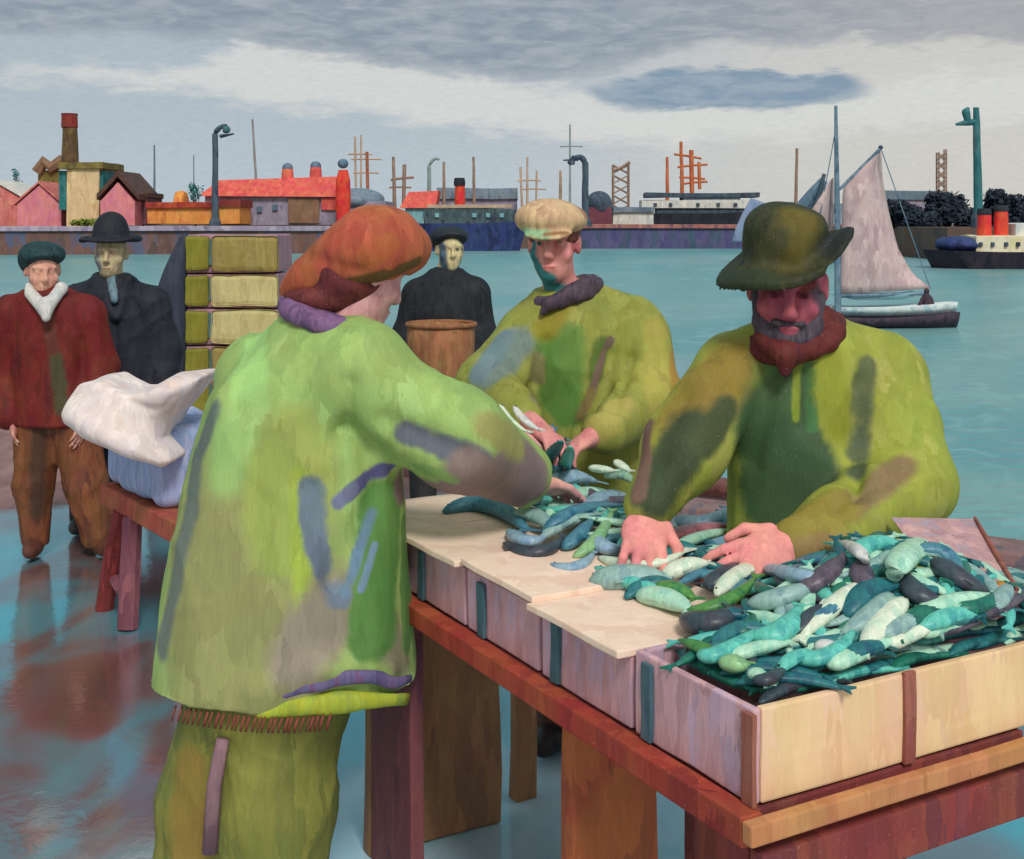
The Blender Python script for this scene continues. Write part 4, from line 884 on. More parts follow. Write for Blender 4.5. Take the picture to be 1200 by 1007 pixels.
# ---------------- the packer in the light cap at the middle
def packer_in_cap():
    Y = 4.1; px = lambda x, y, dy=0.: P(x, y, Y+dy)
    rt = thing('person', 'person in a pale flat cap, dark neckerchief and olive jacket behind the table', 'person', (px(690, 700)[0], Y, 0)); org = rt.location
    fwd = nrm((-.35, -.93, 0)); D = dict(pelvis=px(690, 610), chest=px(690, 430), neck=px(660, 345, -.02), head=px(649, 288, -.05))
    D['sh_r'] = px(612, 388, -.02); D['el_r'] = px(566, 455, -.16); D['wr_r'] = px(628, 500, -.48); D['sh_l'] = px(748, 385, 0); D['el_l'] = px(752, 470, -.12); D['wr_l'] = px(694, 512, -.42)
    legs(D, px(690, 700)[0], Y, .86, fwd, .11)
    lo, hi = bounds(D); S = Sdf(lo, hi, .006); body_core(S, D); M_ = frame(-12, -4, 0); head(S, D['head'], M_, 1.0)
    hand(S, D['wr_r'], (.5, -.6, -.35), (.1, -.3, -.9), -1, .7); hand(S, D['wr_l'], (-.75, -.5, -.35), (-.1, -.2, -.95), 1, .7)
    h_ = D['head']; L = lambda x, y, z: h_+M_[0]*x+M_[1]*y+M_[2]*z
    TE = (48, 122, 128)  # teal strokes put the shaded side of face and neck into the skin
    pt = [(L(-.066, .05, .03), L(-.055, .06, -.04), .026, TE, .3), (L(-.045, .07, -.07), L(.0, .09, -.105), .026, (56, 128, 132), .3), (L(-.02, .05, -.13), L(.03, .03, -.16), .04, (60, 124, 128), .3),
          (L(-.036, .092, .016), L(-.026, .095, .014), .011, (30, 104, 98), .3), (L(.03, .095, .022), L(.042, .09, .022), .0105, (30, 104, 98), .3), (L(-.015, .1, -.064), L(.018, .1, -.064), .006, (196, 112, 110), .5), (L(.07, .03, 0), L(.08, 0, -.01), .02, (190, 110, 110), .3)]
    part('body', soft(S, org), paint('skin_cap', [(212, 140, 138), (220, 152, 144), (204, 126, 128)], 9, org=org, patches=pt, bump=.08, fleck=.1), rt)
    S = Sdf(px(520, 700, -.6), px(830, 310, .4), .009)
    S.loft([(px(0, y)[2], px(c, y)[0], Y+dy, hw/F*Y, ry) for y, c, hw, ry, dy in ((690, 690, 96, .17, 0), (560, 690, 94, .165, 0), (470, 690, 92, .165, 0), (415, 688, 92, .16, 0), (380, 682, 80, .14, .0), (358, 672, 52, .11, -.01), (340, 662, 34, .085, -.02))], R(8), .03)
    limb(S, [px(620, 385, -.01), px(670, 362, 0), px(742, 378, 0)], [.085, .085, .09], .05)
    limb(S, [px(615, 398, -.03), px(570, 452, -.16), px(612, 490, -.4)], [.098, .092, .062], .05)
    limb(S, [px(748, 398, 0), px(757, 470, -.1), px(708, 506, -.38)], [.105, .105, .066], .05)
    fo = [fold(716, 415, 706, 470, Y-.17, .025, -.018), fold(640, 400, 628, 450, Y-.2, .022, -.015), fold(740, 420, 720, 480, Y-.2, .02, -.014), fold(700, 480, 680, 500, Y-.3, .02, -.012)]
    pt = [(px(660, 400, -.17), px(655, 460, -.17), .075, (96, 134, 62), .3), (px(650, 460, -.17), px(668, 485, -.17), .05, (90, 128, 58), .3), (px(705, 405, -.17), px(700, 440, -.17), .03, (90, 112, 50), .35), (px(715, 400, -.17), px(694, 460, -.2), .016, (118, 98, 88), .35), (px(694, 460, -.2), px(680, 490, -.25), .016, (128, 112, 70), .4),  # darker strokes along the folds put their shade into the cloth colour
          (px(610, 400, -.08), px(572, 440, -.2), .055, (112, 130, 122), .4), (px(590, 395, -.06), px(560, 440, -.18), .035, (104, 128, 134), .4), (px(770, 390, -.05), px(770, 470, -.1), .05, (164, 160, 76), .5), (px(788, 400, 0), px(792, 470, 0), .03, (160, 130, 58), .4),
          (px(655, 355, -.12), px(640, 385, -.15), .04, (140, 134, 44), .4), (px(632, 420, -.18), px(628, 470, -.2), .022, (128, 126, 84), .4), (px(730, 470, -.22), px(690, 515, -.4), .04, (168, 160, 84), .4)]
    garment(rt, 'jacket', S, .006, 10, fo, 3, 'cloth_olive', [(128, 134, 62), (142, 148, 70), (134, 138, 58), (150, 154, 78)], 5, (0, R(-15), 0), pt, stretch=3, streak=.08)
    S = Sdf(px(600, 390, -.3), px(740, 300, .2), .006); c = px(665, 343, -.03)
    for i in range(14):
        a0, a1 = [2*math.pi*k/14 for k in (i, i+1)]; q = lambda a: c+np.array((.095*math.cos(a), .085*math.sin(a), .03*math.cos(a-.2)+.012*math.sin(a)))
        S.cap(q(a0), q(a1), .024, .024, .012)
    S.cap(px(690, 330, -.1), px(645, 356, -.13), .026, .022, .02); S.cap(px(645, 356, -.13), px(636, 366, -.13), .02, .012, .01)
    part('neckerchief', soft(S, org, .004, 25), paint('neck_plum', [(70, 58, 74), (88, 72, 84), (60, 54, 70)], 14), rt)
    S = Sdf(px(590, 310, -.3), px(710, 215, .25), .005)
    S.ell(L(0, -.012, .05), (.088, .102, .075), M_).half(L(0, .02, .012), -M_[2]+M_[1]*.1); S.half(L(0, .055, 0), M_[1]-M_[2]*.9)
    part('hair', soft(S, org, .003, 40), paint('hair_brown', [(112, 66, 58), (96, 58, 52), (126, 80, 66)], 14), rt)
    S = Sdf(px(580, 310, -.3), px(715, 210, .25), .0055)
    S.ell(L(0, -.005, .085), (.112, .125, .062), M_); S.ell(L(-.02, .03, .092), (.095, .10, .055), M_, .03); S.ell(L(0, .105, .05), (.078, .055, .012), frame(-12, -22), .02); S.half(L(0, 0, .045), -M_[2]+M_[1]*-.12, .01)
    pt = [(L(-.09, .1, .045), L(.0, .14, .04), .022, (140, 178, 138), .35), (L(.0, .14, .04), L(.06, .12, .045), .014, (150, 112, 78), .35), (L(-.1, 0, .1), L(0, 0, .15), .022, (150, 104, 88), .4), (L(0, 0, .15), L(.1, 0, .1), .022, (156, 112, 92), .4)]
    part('cap', soft(S, org, .003, 22, seed=4), paint('cap_tan', [(196, 164, 128), (206, 178, 138), (184, 150, 120)], 9, patches=pt, org=org), rt)
    S = Sdf(px(560, 1000, -.3), px(820, 600, .3), .012)
    limb(S, [D['pelvis']-(0, 0, .06), D['pelvis']+(0, 0, .02)], [.15, .14])
    for a in 'lr': limb(S, [D['hip_'+a], D['kn_'+a], D['an_'+a]], [.13, .10, .08], .03)
    part('trousers', soft(S, org), paint('trouser_brown', [(84, 62, 52), (98, 72, 58)], 4), rt)
    for a in 'lr': boot(rt, D['an_'+a], -20, bpy.data.materials['boot_black'], .012)
packer_in_cap()

# ---------------- the bearded packer in the dark hat at the right
def packer_in_hat():
    Y = 3.1; px = lambda x, y, dy=0.: P(x, y, Y+dy)
    rt = thing('person', 'bearded person in a dark floppy hat and olive oilskin sorting fish at the right', 'person', (px(960, 700)[0], Y, 0)); org = rt.location
    fwd = nrm((-.45, -.89, 0)); D = dict(pelvis=px(962, 660), chest=px(955, 470), neck=px(932, 395, -.05), head=px(923, 340, -.1))
    D['sh_r'] = px(850, 432, -.04); D['el_r'] = px(782, 535, -.16); D['wr_r'] = px(756, 598, -.26); D['sh_l'] = px(1045, 440, 0); D['el_l'] = px(1074, 575, -.14); D['wr_l'] = px(930, 638, -.40)
    legs(D, px(960, 700)[0], Y, .86, fwd, .12)
    lo, hi = bounds(D); S = Sdf(lo, hi, .0055); body_core(S, D); M_ = frame(-10, -14, 0); head(S, D['head'], M_, 1.08, fat=1.02)
    hand(S, D['wr_r']+np.array((0, 0, -.01)), (-.10, -.80, -.50), (-.15, .45, -.80), -1, .75, 1.28, 1.5); hand(S, D['wr_l'], (-.93, -.25, -.22), (-.1, .6, -.75), 1, .6, 1.3, 1.3)
    h_ = D['head']; L = lambda x, y, z: h_+1.08*(M_[0]*x+M_[1]*y+M_[2]*z)
    pt = [(L(-.07, .07, .04), L(.07, .07, .04), .034, (116, 50, 58), .3), (L(-.034, .09, .013), L(-.03, .09, .013), .01, (80, 30, 42), .3), (L(.034, .09, .013), L(.03, .09, .013), .01, (80, 30, 42), .3), (L(.065, .05, .0), L(.07, .02, -.05), .03, (86, 62, 76), .3),  # maroon brow band and darker face put hat shade into the skin colour
          (D['wr_r'], D['wr_r']+np.array((0, -.1, -.14)), .17, (220, 142, 140), .3), (D['wr_l'], D['wr_l']+np.array((-.16, 0, -.05)), .2, (230, 150, 144), .3)]
    part('body', soft(S, org), paint('skin_rose', [(164, 82, 98), (176, 92, 106), (154, 74, 90)], 9, org=org, patches=pt, bump=.08, fleck=.1), rt)
    S = Sdf(px(700, 790, -.65), px(1160, 340, .4), .008)
    S.loft([(px(0, y)[2], px(c, y)[0], Y+dy, hw/F*Y, ry) for y, c, hw, ry, dy in ((768, 968, 118, .18, 0), (600, 966, 116, .175, 0), (520, 962, 110, .17, 0), (455, 956, 108, .16, 0), (420, 948, 94, .14, 0), (394, 938, 60, .105, -.03), (374, 932, 38, .085, -.05))], R(10), .03)
    limb(S, [px(862, 428, -.02), px(935, 402, 0), px(1030, 428, 0)], [.08, .085, .09], .05)
    limb(S, [px(856, 442, -.04), px(800, 530, -.16), px(760, 592, -.25)], [.098, .092, .066], .05)
    limb(S, [px(1040, 450, 0), px(1066, 560, -.12)], [.105, .108], .05); limb(S, [px(1064, 566, -.12), px(985, 620, -.30), px(938, 640, -.38)], [.105, .092, .066], .04)
    fo = [fold(905, 430, 880, 540, Y-.18, .03, -.014), fold(1010, 450, 1000, 560, Y-.19, .03, -.022), fold(945, 440, 940, 500, Y-.18, .016, -.012), fold(1060, 550, 980, 590, Y-.3, .025, -.016), fold(800, 470, 770, 540, Y-.2, .03, -.012), fold(1000, 555, 1005, 580, Y-.25, .02, -.014)]
    DK = (66, 92, 58)  # dark green and grey strokes put shaded side and folds into the colour
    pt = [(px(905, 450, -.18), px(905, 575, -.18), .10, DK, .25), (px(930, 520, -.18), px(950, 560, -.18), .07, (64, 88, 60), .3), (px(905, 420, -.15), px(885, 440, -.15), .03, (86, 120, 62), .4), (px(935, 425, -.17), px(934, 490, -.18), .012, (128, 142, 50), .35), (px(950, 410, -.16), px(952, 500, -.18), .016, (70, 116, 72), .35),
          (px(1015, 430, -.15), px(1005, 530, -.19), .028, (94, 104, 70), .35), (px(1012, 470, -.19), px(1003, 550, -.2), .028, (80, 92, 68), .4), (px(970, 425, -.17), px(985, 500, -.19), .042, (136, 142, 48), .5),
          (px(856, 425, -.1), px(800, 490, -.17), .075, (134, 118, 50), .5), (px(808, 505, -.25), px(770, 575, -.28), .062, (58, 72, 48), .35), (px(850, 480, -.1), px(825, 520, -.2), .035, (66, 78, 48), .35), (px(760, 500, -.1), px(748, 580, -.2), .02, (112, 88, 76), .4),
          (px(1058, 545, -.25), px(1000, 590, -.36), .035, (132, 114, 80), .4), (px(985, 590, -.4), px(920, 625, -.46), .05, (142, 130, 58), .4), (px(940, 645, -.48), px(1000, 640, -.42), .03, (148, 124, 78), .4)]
    garment(rt, 'oilskin', S, .006, 10, fo, 6, 'oilskin_yellowgreen', [(138, 150, 60), (152, 162, 68), (146, 154, 64), (162, 166, 84)], 4.5, (0, R(10), 0), pt, stretch=3, streak=.08)
    S = Sdf(px(860, 470, -.35), px(990, 340, .15), .006); c = px(930, 392, -.06)
    for i in range(14):
        a0, a1 = [2*math.pi*k/14 for k in (i, i+1)]; q = lambda a: c+np.array((.098*math.cos(a), .09*math.sin(a), .028*math.sin(a)+.025*math.cos(a)))
        S.cap(q(a0), q(a1), .028, .028, .012)
    S.cap(px(893, 395, -.13), px(915, 412, -.17), .022, .026, .02); S.cap(px(965, 372, -.1), px(925, 412, -.17), .03, .028, .02); S.cap(px(919, 412, -.17), px(920, 436, -.18), .028, .012, .02)
    part('scarf', soft(S, org, .004, 24), paint('scarf_red', [(92, 36, 38), (106, 44, 42), (80, 32, 38)], 12), rt)
    S = Sdf(px(860, 420, -.3), px(990, 310, .1), .005)
    S.ell(L(0, .055, -.085), (.062, .055, .045), M_); 
    for s_ in (-1, 1): S.cap(L(s_*.066, .025, -.005), L(s_*.05, .055, -.07), .016, .026, .02)
    S.cap(L(-.03, .092, -.048), L(.03, .092, -.048), .011, .011, .01); S.ell(L(0, .1, -.064), (.018, .012, .006), M_, .006, 's'); S.ell(L(0, .075, -.02), (.045, .05, .022), M_, .01, 's')
    part('beard', soft(S, org, .004, 45), paint('beard_slate', [(70, 62, 74), (84, 76, 86), (60, 54, 64)], 16), rt)
    S = Sdf(px(810, 380, -.4), px(1030, 205, .3), .006); hc = L(-.01, -.012, .10)
    S.ell(hc, (.094, .106, .096), M_); S.ell(L(-.022, -.015, .150), (.066, .08, .05), M_, .03); S.ell(L(.03, -.02, .140), (.055, .075, .045), M_, .03)
    def brim(X, Y_, Z):                                            # one soft brim: drooping at the left and front, turned up at the right
        x, y, z = [((X-h_[0])*M_[i][0]+(Y_-h_[1])*M_[i][1]+(Z-h_[2])*M_[i][2])/1.08 for i in range(3)]
        x = x+.012; r_ = np.sqrt((x/.148)**2+(y/.155)**2); wl = np.clip(.5-x/.26, 0, 1)
        zm = .082-.060*np.minimum(r_, 1.3)**2.2*wl**1.4+.040*np.clip(x/.14, 0, 1.2)**2.5+.007*np.sin(np.arctan2(y, x)*3+1)
        return np.maximum(np.abs(z-zm)-.0105, (r_-1)*.13)
    S.put(brim, h_-.25, h_+.25, .03)
    S.ell(L(0, 0, 0), (.084, .1, .085), M_, .01, 's')
    pt = [(L(.0, .11, .13), L(.02, .1, .19), .05, (92, 84, 34), .5), (L(-.06, .1, .1), L(-.03, .1, .14), .035, (64, 66, 38), .5), (L(-.15, .08, .05), L(-.06, .16, .07), .04, (48, 58, 38), .4), (L(.12, .05, .08), L(.18, .0, .08), .05, (40, 44, 44), .4)]
    garment(rt, 'hat', S, .005, 16, [(L(-.1, .1, .085), L(.1, .12, .085), .02, -.008)], 7, 'hat_moss', [(50, 54, 36), (62, 64, 38), (42, 48, 40)], 8, (0, R(20), 0), pt)
    S = Sdf(px(800, 1100, -.3), px(1120, 640, .3), .012)
    limb(S, [D['pelvis']-(0, 0, .06), D['pelvis']+(0, 0, .02)], [.15, .14])
    for a in 'lr': limb(S, [D['hip_'+a], D['kn_'+a], D['an_'+a]], [.13, .105, .085], .03)
    part('trousers', soft(S, org), bpy.data.materials['trouser_brown'], rt)
    for a in 'lr': boot(rt, D['an_'+a], -20, bpy.data.materials['boot_black'], .012)
packer_in_hat()

# ---------------- the man in the dark red jacket at the left
def man_in_red():
    Y = 6.5; px = lambda x, y, dy=0.: P(x, y, Y+dy)
    rt = thing('person', 'person in a dark red jacket, teal cap and white scarf', 'person', (px(62, 650)[0], Y, 0)); org = rt.location
    fwd = nrm((.3, -.95, 0)); D = dict(pelvis=px(68, 480), chest=px(62, 400), neck=px(52, 345), head=px(50, 318, -.02))
    D['sh_r'] = px(14, 362); D['el_r'] = px(-4, 430, .02); D['wr_r'] = px(16, 492, -.08); D['sh_l'] = px(100, 362); D['el_l'] = px(118, 430, .02); D['wr_l'] = px(96, 490, -.14); D['fwd'] = fwd
    for a, hx, kx, ax in (('r', 48, 40, 42), ('l', 84, 100, 116)): D['hip_'+a] = px(hx, 480); D['kn_'+a] = px(kx, 565, -.03); D['an_'+a] = px(ax, 630, 0 if a == 'r' else .0); D['an_'+a][2] = .085
    lo, hi = bounds(D); S = Sdf(lo, hi, .01); body_core(S, D); M_ = frame(28, -10, 0); head(S, D['head'], M_, 1.05)
    hand(S, D['wr_r'], (.1, -.2, -1), (.8, .3, 0), 1, .5); hand(S, D['wr_l'], (-.1, -.2, -1), (-.8, .3, 0), -1, .5)
    part('body', soft(S, org), paint('skin_pale', [(206, 150, 130), (214, 164, 142), (178, 116, 104)], 9, bump=.05, fleck=.1), rt)
    S = Sdf(px(-110, 520, -.4), px(170, 320, .4), .011)
    S.loft([(px(0, y)[2], px(c, y)[0], Y, hw/F*Y, ry) for y, c, hw, ry in ((496, 64, 50, .17), (450, 61, 47, .16), (400, 59, 46, .155), (368, 57, 42, .135), (352, 54, 30, .11), (342, 52, 20, .09))], R(-12), .03)
    limb(S, [px(16, 366), px(56, 352), px(98, 364)], [.085, .085, .09], .05)
    limb(S, [px(10, 370), px(-4, 430, .02), px(10, 488, -.06)], [.10, .092, .07], .04); limb(S, [px(102, 372), px(117, 430, .02), px(102, 484, -.12)], [.10, .092, .07], .04)
    garment(rt, 'jacket', S, .005, 9, [fold(66, 380, 72, 490, Y-.18, .03, -.015), fold(96, 400, 98, 470, Y-.15, .025, -.012)], 8, 'cloth_darkred', [(96, 26, 22), (110, 34, 28), (86, 24, 24)], 4, (0, R(8), 0), [(px(66, 420, -.18), px(72, 480, -.18), .035, (70, 68, 44), .5), (px(56, 372, -.16), px(62, 410, -.18), .03, (92, 44, 36), .4)], crease=.012)
    S = Sdf(px(10, 560, -.3), px(120, 320, .2), .009); S.cap(px(32, 340, -.09), px(52, 362, -.17), .03, .035).cap(px(72, 338, -.09), px(54, 362, -.17), .03, .035).cap(px(54, 356, -.17), px(54, 372, -.2), .035, .024).cap(px(32, 338, -.08), px(36, 336, .08), .03, .03).cap(px(72, 338, -.08), px(68, 336, .08), .03, .03).cap(px(36, 336, .08), px(68, 336, .08), .03, .03)
    part('scarf', soft(S, org), paint('scarf_white', [(190, 192, 188), (206, 204, 198), (174, 182, 186)], 10), rt)
    S = Sdf(px(-50, 340, -.3), px(140, 270, .3), .008); L = lambda x, y, z: D['head']+1.05*(M_[0]*x+M_[1]*y+M_[2]*z)
    S.ell(L(0, -.01, .085), (.115, .13, .065), M_).ell(L(0, .1, .05), (.075, .06, .014), frame(28, -22), .02).ell(L(-.02, -.04, .05), (.095, .085, .09), M_, .02).half(L(0, .03, .035), M_[1]*.8-M_[2])
    part('cap', soft(S, org, .003, 20), paint('cap_teal', [(26, 54, 60), (36, 66, 70), (22, 44, 52)], 10), rt)
    S = Sdf(px(-60, 680, -.3), px(160, 460, .3), .011)
    limb(S, [D['hip_r'], D['kn_r'], D['an_r']+np.array((0, 0, .0))], [.135, .10, .075], .03); limb(S, [D['hip_l'], D['kn_l'], D['an_l']], [.135, .11, .09], .03); S.half((0, 0, .05), (0, 0, -1))
    garment(rt, 'trousers', S, .004, 9, (), 9, 'cloth_brown', [(106, 62, 38), (124, 76, 46), (90, 54, 40)], 4, (0, 0, 0), [(px(46, 500, -.15), px(44, 600, -.15), .04, (72, 50, 38), .5)], crease=.012)
    bm_ = paint('boot_brown', [(82, 48, 38), (96, 58, 44)], 8)
    boot(rt, D['an_r'], 10, bm_, .01); boot(rt, D['an_l'], 40, bm_, .01)
man_in_red()

# ---------------- the man in the black coat and bowler
def man_in_bowler():
    Y = 7.0; px = lambda x, y, dy=0.: P(x, y, Y+dy)
    rt = thing('person', 'person in a long black overcoat and black bowler hat behind the white sack', 'person', (px(135, 625)[0], Y, 0)); org = rt.location
    fwd = nrm((.1, -1, 0)); D = dict(pelvis=px(138, 460), chest=px(134, 385), neck=px(131, 325), head=px(130, 299, -.02))
    D['sh_r'] = px(94, 345); D['el_r'] = px(78, 405, .02); D['wr_r'] = px(84, 458, -.1); D['sh_l'] = px(176, 348); D['el_l'] = px(194, 410, .02); D['wr_l'] = px(188, 462, -.08)
    legs(D, px(122, 600)[0], Y, .85, fwd, .12)
    lo, hi = bounds(D); S = Sdf(lo, hi, .01); body_core(S, D); M_ = frame(4, -3, 0); head(S, D['head'], M_, 1.08)
    hand(S, D['wr_r'], (0, -.1, -1), (1, .2, 0), 1, .5); hand(S, D['wr_l'], (0, -.1, -1), (-1, .2, 0), -1, .5)
    L = lambda x, y, z: D['head']+1.08*(M_[0]*x+M_[1]*y+M_[2]*z)
    part('body', soft(S, org), paint('skin_grey', [(178, 162, 128), (196, 180, 142), (158, 140, 116)], 14, patches=[(L(-.06, .06, .03), L(-.045, .07, -.06), .026, (116, 122, 128), .4), (L(-.036, .09, .013), L(-.03, .09, .013), .009, (120, 104, 88), .5), (L(.034, .09, .013), L(.03, .09, .013), .009, (128, 108, 92), .5), (L(-.02, .1, -.064), L(.02, .1, -.064), .006, (150, 120, 100), .5)], org=org, bump=.05), rt)
    S = Sdf(px(0, 600, -.4), px(280, 300, .4), .011)
    S.loft([(px(0, y)[2], px(c, y)[0], Y, hw/F*Y, ry) for y, c, hw, ry in ((560, 138, 56, .21), (480, 138, 54, .19), (420, 136, 52, .18), (370, 134, 50, .165), (345, 132, 40, .14), (330, 131, 24, .1), (322, 131, 18, .085))], 0, .03)
    limb(S, [px(92, 352), px(130, 338), px(178, 354)], [.09, .085, .09], .05); limb(S, [px(92, 355), px(78, 405, .02), px(82, 455, -.08)], [.10, .09, .075], .04); limb(S, [px(178, 358), px(194, 410, .02), px(190, 458, -.06)], [.10, .09, .075], .04)
    S.cap(px(112, 330, -.06), px(134, 372, -.17), .035, .02, .02); S.cap(px(150, 330, -.06), px(138, 372, -.17), .035, .02, .02)
    garment(rt, 'overcoat', S, .005, 9, [fold(136, 380, 138, 540, Y-.2, .014, -.012)], 10, 'cloth_black', [(30, 34, 44), (38, 42, 52), (24, 28, 38)], 4, (0, 0, 0), (), crease=.012, bump=.2)
    S = Sdf(px(100, 380, -.3), px(170, 310, .2), .008); S.cap(px(131, 326, -.06), px(134, 352, -.165), .034, .02)
    part('shirt_front', soft(S, org), paint('shirt_blue', [(88, 116, 132), (112, 136, 146)], 10), rt)
    S = Sdf(px(40, 310, -.35), px(230, 240, .35), .008)
    S.ell(L(0, -.01, .105), (.098, .112, .105), M_).cap(L(0, -.01, .1), L(0, -.01, .15), .095, .085, .03); S.half(L(0, 0, .075), -M_[2]); S.ell(L(0, 0, .082), (.15, .165, .016), M_, .015); S.ell(L(-.13, 0, .082), (.03, .1, .018), frame(4, 0, 25), .02); S.ell(L(.13, 0, .09), (.03, .1, .018), frame(4, 0, -25), .02); S.ell(L(0, 0, .01), (.083, .1, .085), M_, .01, 's')
    part('bowler_hat', soft(S, org, .002, 15), paint('felt_black', [(28, 32, 40), (38, 42, 50)], 8), rt)
    S = Sdf(px(60, 700, -.3), px(220, 440, .3), .012)
    for a in 'lr': limb(S, [D['hip_'+a], D['kn_'+a], D['an_'+a]], [.12, .09, .075], .03)
    part('trousers', soft(S, org), paint('cloth_charcoal', [(36, 38, 42), (50, 48, 48)], 4), rt)
    for a in 'lr': boot(rt, D['an_'+a], 5, bpy.data.materials['boot_black'], .012)
man_in_bowler()

# ---------------- the man in black carrying a basket
def man_with_basket():
    Y = 7.2; px = lambda x, y, dy=0.: P(x, y, Y+dy)
    rt = thing('person', 'person in a black jersey and cap holding a brown basket beyond the table', 'person', (px(520, 620)[0], Y, 0)); org = rt.location
    fwd = nrm((.1, -1, 0)); D = dict(pelvis=px(518, 450), chest=px(518, 370), neck=px(522, 322), head=px(527, 294, -.02))
    D['sh_r'] = px(494, 342); D['el_r'] = px(477, 392, 0); D['wr_r'] = px(494, 420, -.24); D['sh_l'] = px(550, 342); D['el_l'] = px(564, 392, 0); D['wr_l'] = px(552, 418, -.24)
    legs(D, px(520, 600)[0], Y, .85, fwd, .12)
    lo, hi = bounds(D); S = Sdf(lo, hi, .01); body_core(S, D); M_ = frame(14, -3, 0); head(S, D['head'], M_, .98)
    hand(S, D['wr_r'], (.4, -.6, -.1), (.7, .5, 0), -1, .6); hand(S, D['wr_l'], (-.2, -.7, -.1), (-.8, .4, 0), 1, .6)
    L = lambda x, y, z: D['head']+.98*(M_[0]*x+M_[1]*y+M_[2]*z)
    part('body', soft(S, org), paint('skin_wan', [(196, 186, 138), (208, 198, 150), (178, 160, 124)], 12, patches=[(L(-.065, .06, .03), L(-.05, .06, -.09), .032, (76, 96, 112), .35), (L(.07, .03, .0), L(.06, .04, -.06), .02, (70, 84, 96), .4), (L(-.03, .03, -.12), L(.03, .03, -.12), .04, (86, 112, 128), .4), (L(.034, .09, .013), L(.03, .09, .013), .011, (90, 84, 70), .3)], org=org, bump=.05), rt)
    S = Sdf(px(440, 520, -.45), px(600, 300, .4), .011)
    S.loft([(px(0, y)[2], px(c, y)[0], Y, hw/F*Y, ry) for y, c, hw, ry in ((450, 522, 38, .155), (400, 522, 39, .155), (362, 522, 41, .15), (338, 522, 34, .12), (324, 522, 22, .09), (317, 523, 17, .08))], 0, .03)
    limb(S, [px(490, 342), px(522, 328), px(554, 341)], [.08, .078, .08], .05); limb(S, [px(487, 346), px(476, 392, 0), px(488, 416, -.2)], [.085, .078, .058], .04); limb(S, [px(557, 346), px(565, 392, 0), px(554, 414, -.2)], [.088, .08, .06], .04)
    part('jersey', soft(S, org, .004, 9, seed=11), paint('wool_black', [(26, 30, 36), (36, 40, 46), (22, 26, 30)], 6), rt)
    S = Sdf(px(490, 320, -.3), px(570, 250, .3), .008)
    S.ell(L(0, -.012, .085), (.11, .125, .06), M_).ell(L(0, .1, .055), (.07, .055, .013), frame(14, -18), .02).ell(L(-.01, -.045, .045), (.088, .075, .085), M_, .02).half(L(0, .03, .04), M_[1]*.8-M_[2])
    part('cap', soft(S, org, .002, 20), paint('cap_black', [(30, 38, 46), (40, 48, 54)], 9), rt)
    S = Sdf(px(440, 700, -.3), px(600, 430, .3), .012)
    for a in 'lr': limb(S, [D['hip_'+a], D['kn_'+a], D['an_'+a]], [.12, .09, .075], .03)
    part('trousers', soft(S, org), bpy.data.materials['cloth_charcoal'], rt)
    for a in 'lr': boot(rt, D['an_'+a], 5, bpy.data.materials['boot_black'], .012)
    # basket
    c = px(517, 460, -.4); b = thing('basket', 'round brown fish basket held in front of the person in black', 'basket', c)
    wk = paint('wicker_brown', [(146, 98, 66), (158, 110, 74), (132, 88, 60), (140, 112, 72)], 5, (0, R(90), 0))
    hgt = 80/F*6.8; rw = 40/F*6.8
    part('body', MB().lathe(c, [(rw*.62, 0), (rw*.86, hgt*.12), (rw*.97, hgt*.4), (rw, hgt*.75), (rw*.98, hgt), (rw*.92, hgt), (rw*.9, hgt*.6), (rw*.7, hgt*.1)], 28).wob(.01, 12).me(b.location, True), wk, b)
    rim = [(c[0]+rw*math.cos(a), c[1]+rw*math.sin(a), c[2]+hgt) for a in np.linspace(0, 2*math.pi, 29)]
    part('rim', MB().tube(rim, .012, 8, cap=False).me(b.location, True), paint('wicker_dark', [(132, 90, 60), (146, 100, 68)], 12), b)
man_with_basket()
# ------------------------------------------------------------------ packing table with fish boxes
C0 = np.array((.385, 1.98, 0)); U = np.array((-.489, .873, 0)); U /= np.linalg.norm(U); V_ = np.array((-U[1], U[0], 0))*-1
TZ, TW, TL = .80, .66, 2.12
def T(u, v, z): return C0+U*u+V_*v+np.array((0, 0, z))
def tbox(u0, u1, v0, v1, z0, z1, bev=.004, cuts=3, mb=None):
    return (mb or MB()).box(T((u0+u1)/2, (v0+v1)/2, (z0+z1)/2), U*(u1-u0)/2, V_*(v1-v0)/2, (0, 0, (z1-z0)/2), bev, cuts)
mt = lambda n, cols, s_=3.5, **k: paint(n, cols, s_, **k)
W_red = mt('board_red', [(150, 64, 46), (166, 76, 54), (138, 58, 48)], rot=(0, R(90), R(60)))
W_tan = mt('board_tan', [(178, 120, 80), (190, 134, 92), (168, 108, 76)], rot=(0, R(90), R(30)))
W_mar = mt('board_maroon', [(122, 58, 56), (138, 68, 60), (108, 54, 60)], rot=(0, R(90), 0))
W_brn = mt('board_brown', [(138, 104, 72), (152, 114, 78), (126, 94, 72)]); W_rst = mt('board_rust', [(160, 86, 54), (174, 96, 60), (148, 82, 56)])
r = thing('packing_table', 'long red brown plank table carrying the fish boxes', 'table', T(TL/2, TW/2, 0))
part('tabletop', tbox(.012, TL, .012, TW, TZ-.035, TZ, .004).wob(.003, 9).me(r.location), W_mar, r)
part('edge_board', tbox(-.01, TL, -.034, .010, TZ-.042, TZ+.006).wob(.004, 8).me(r.location), W_red, r)
part('edge_board', tbox(-.036, -.012, -.036, TW+.4, TZ-.03, TZ+.004).wob(.004, 8).me(r.location), W_tan, r)
part('apron', tbox(-.022, .01, .0, TW+.38, TZ-.14, TZ-.054).wob(.004, 8).me(r.location), W_mar, r)
part('leg', tbox(.02, .075, .01, .10, 0, TZ-.06, .006, 4).wob(.006, 6).me(r.location), W_mar, r)
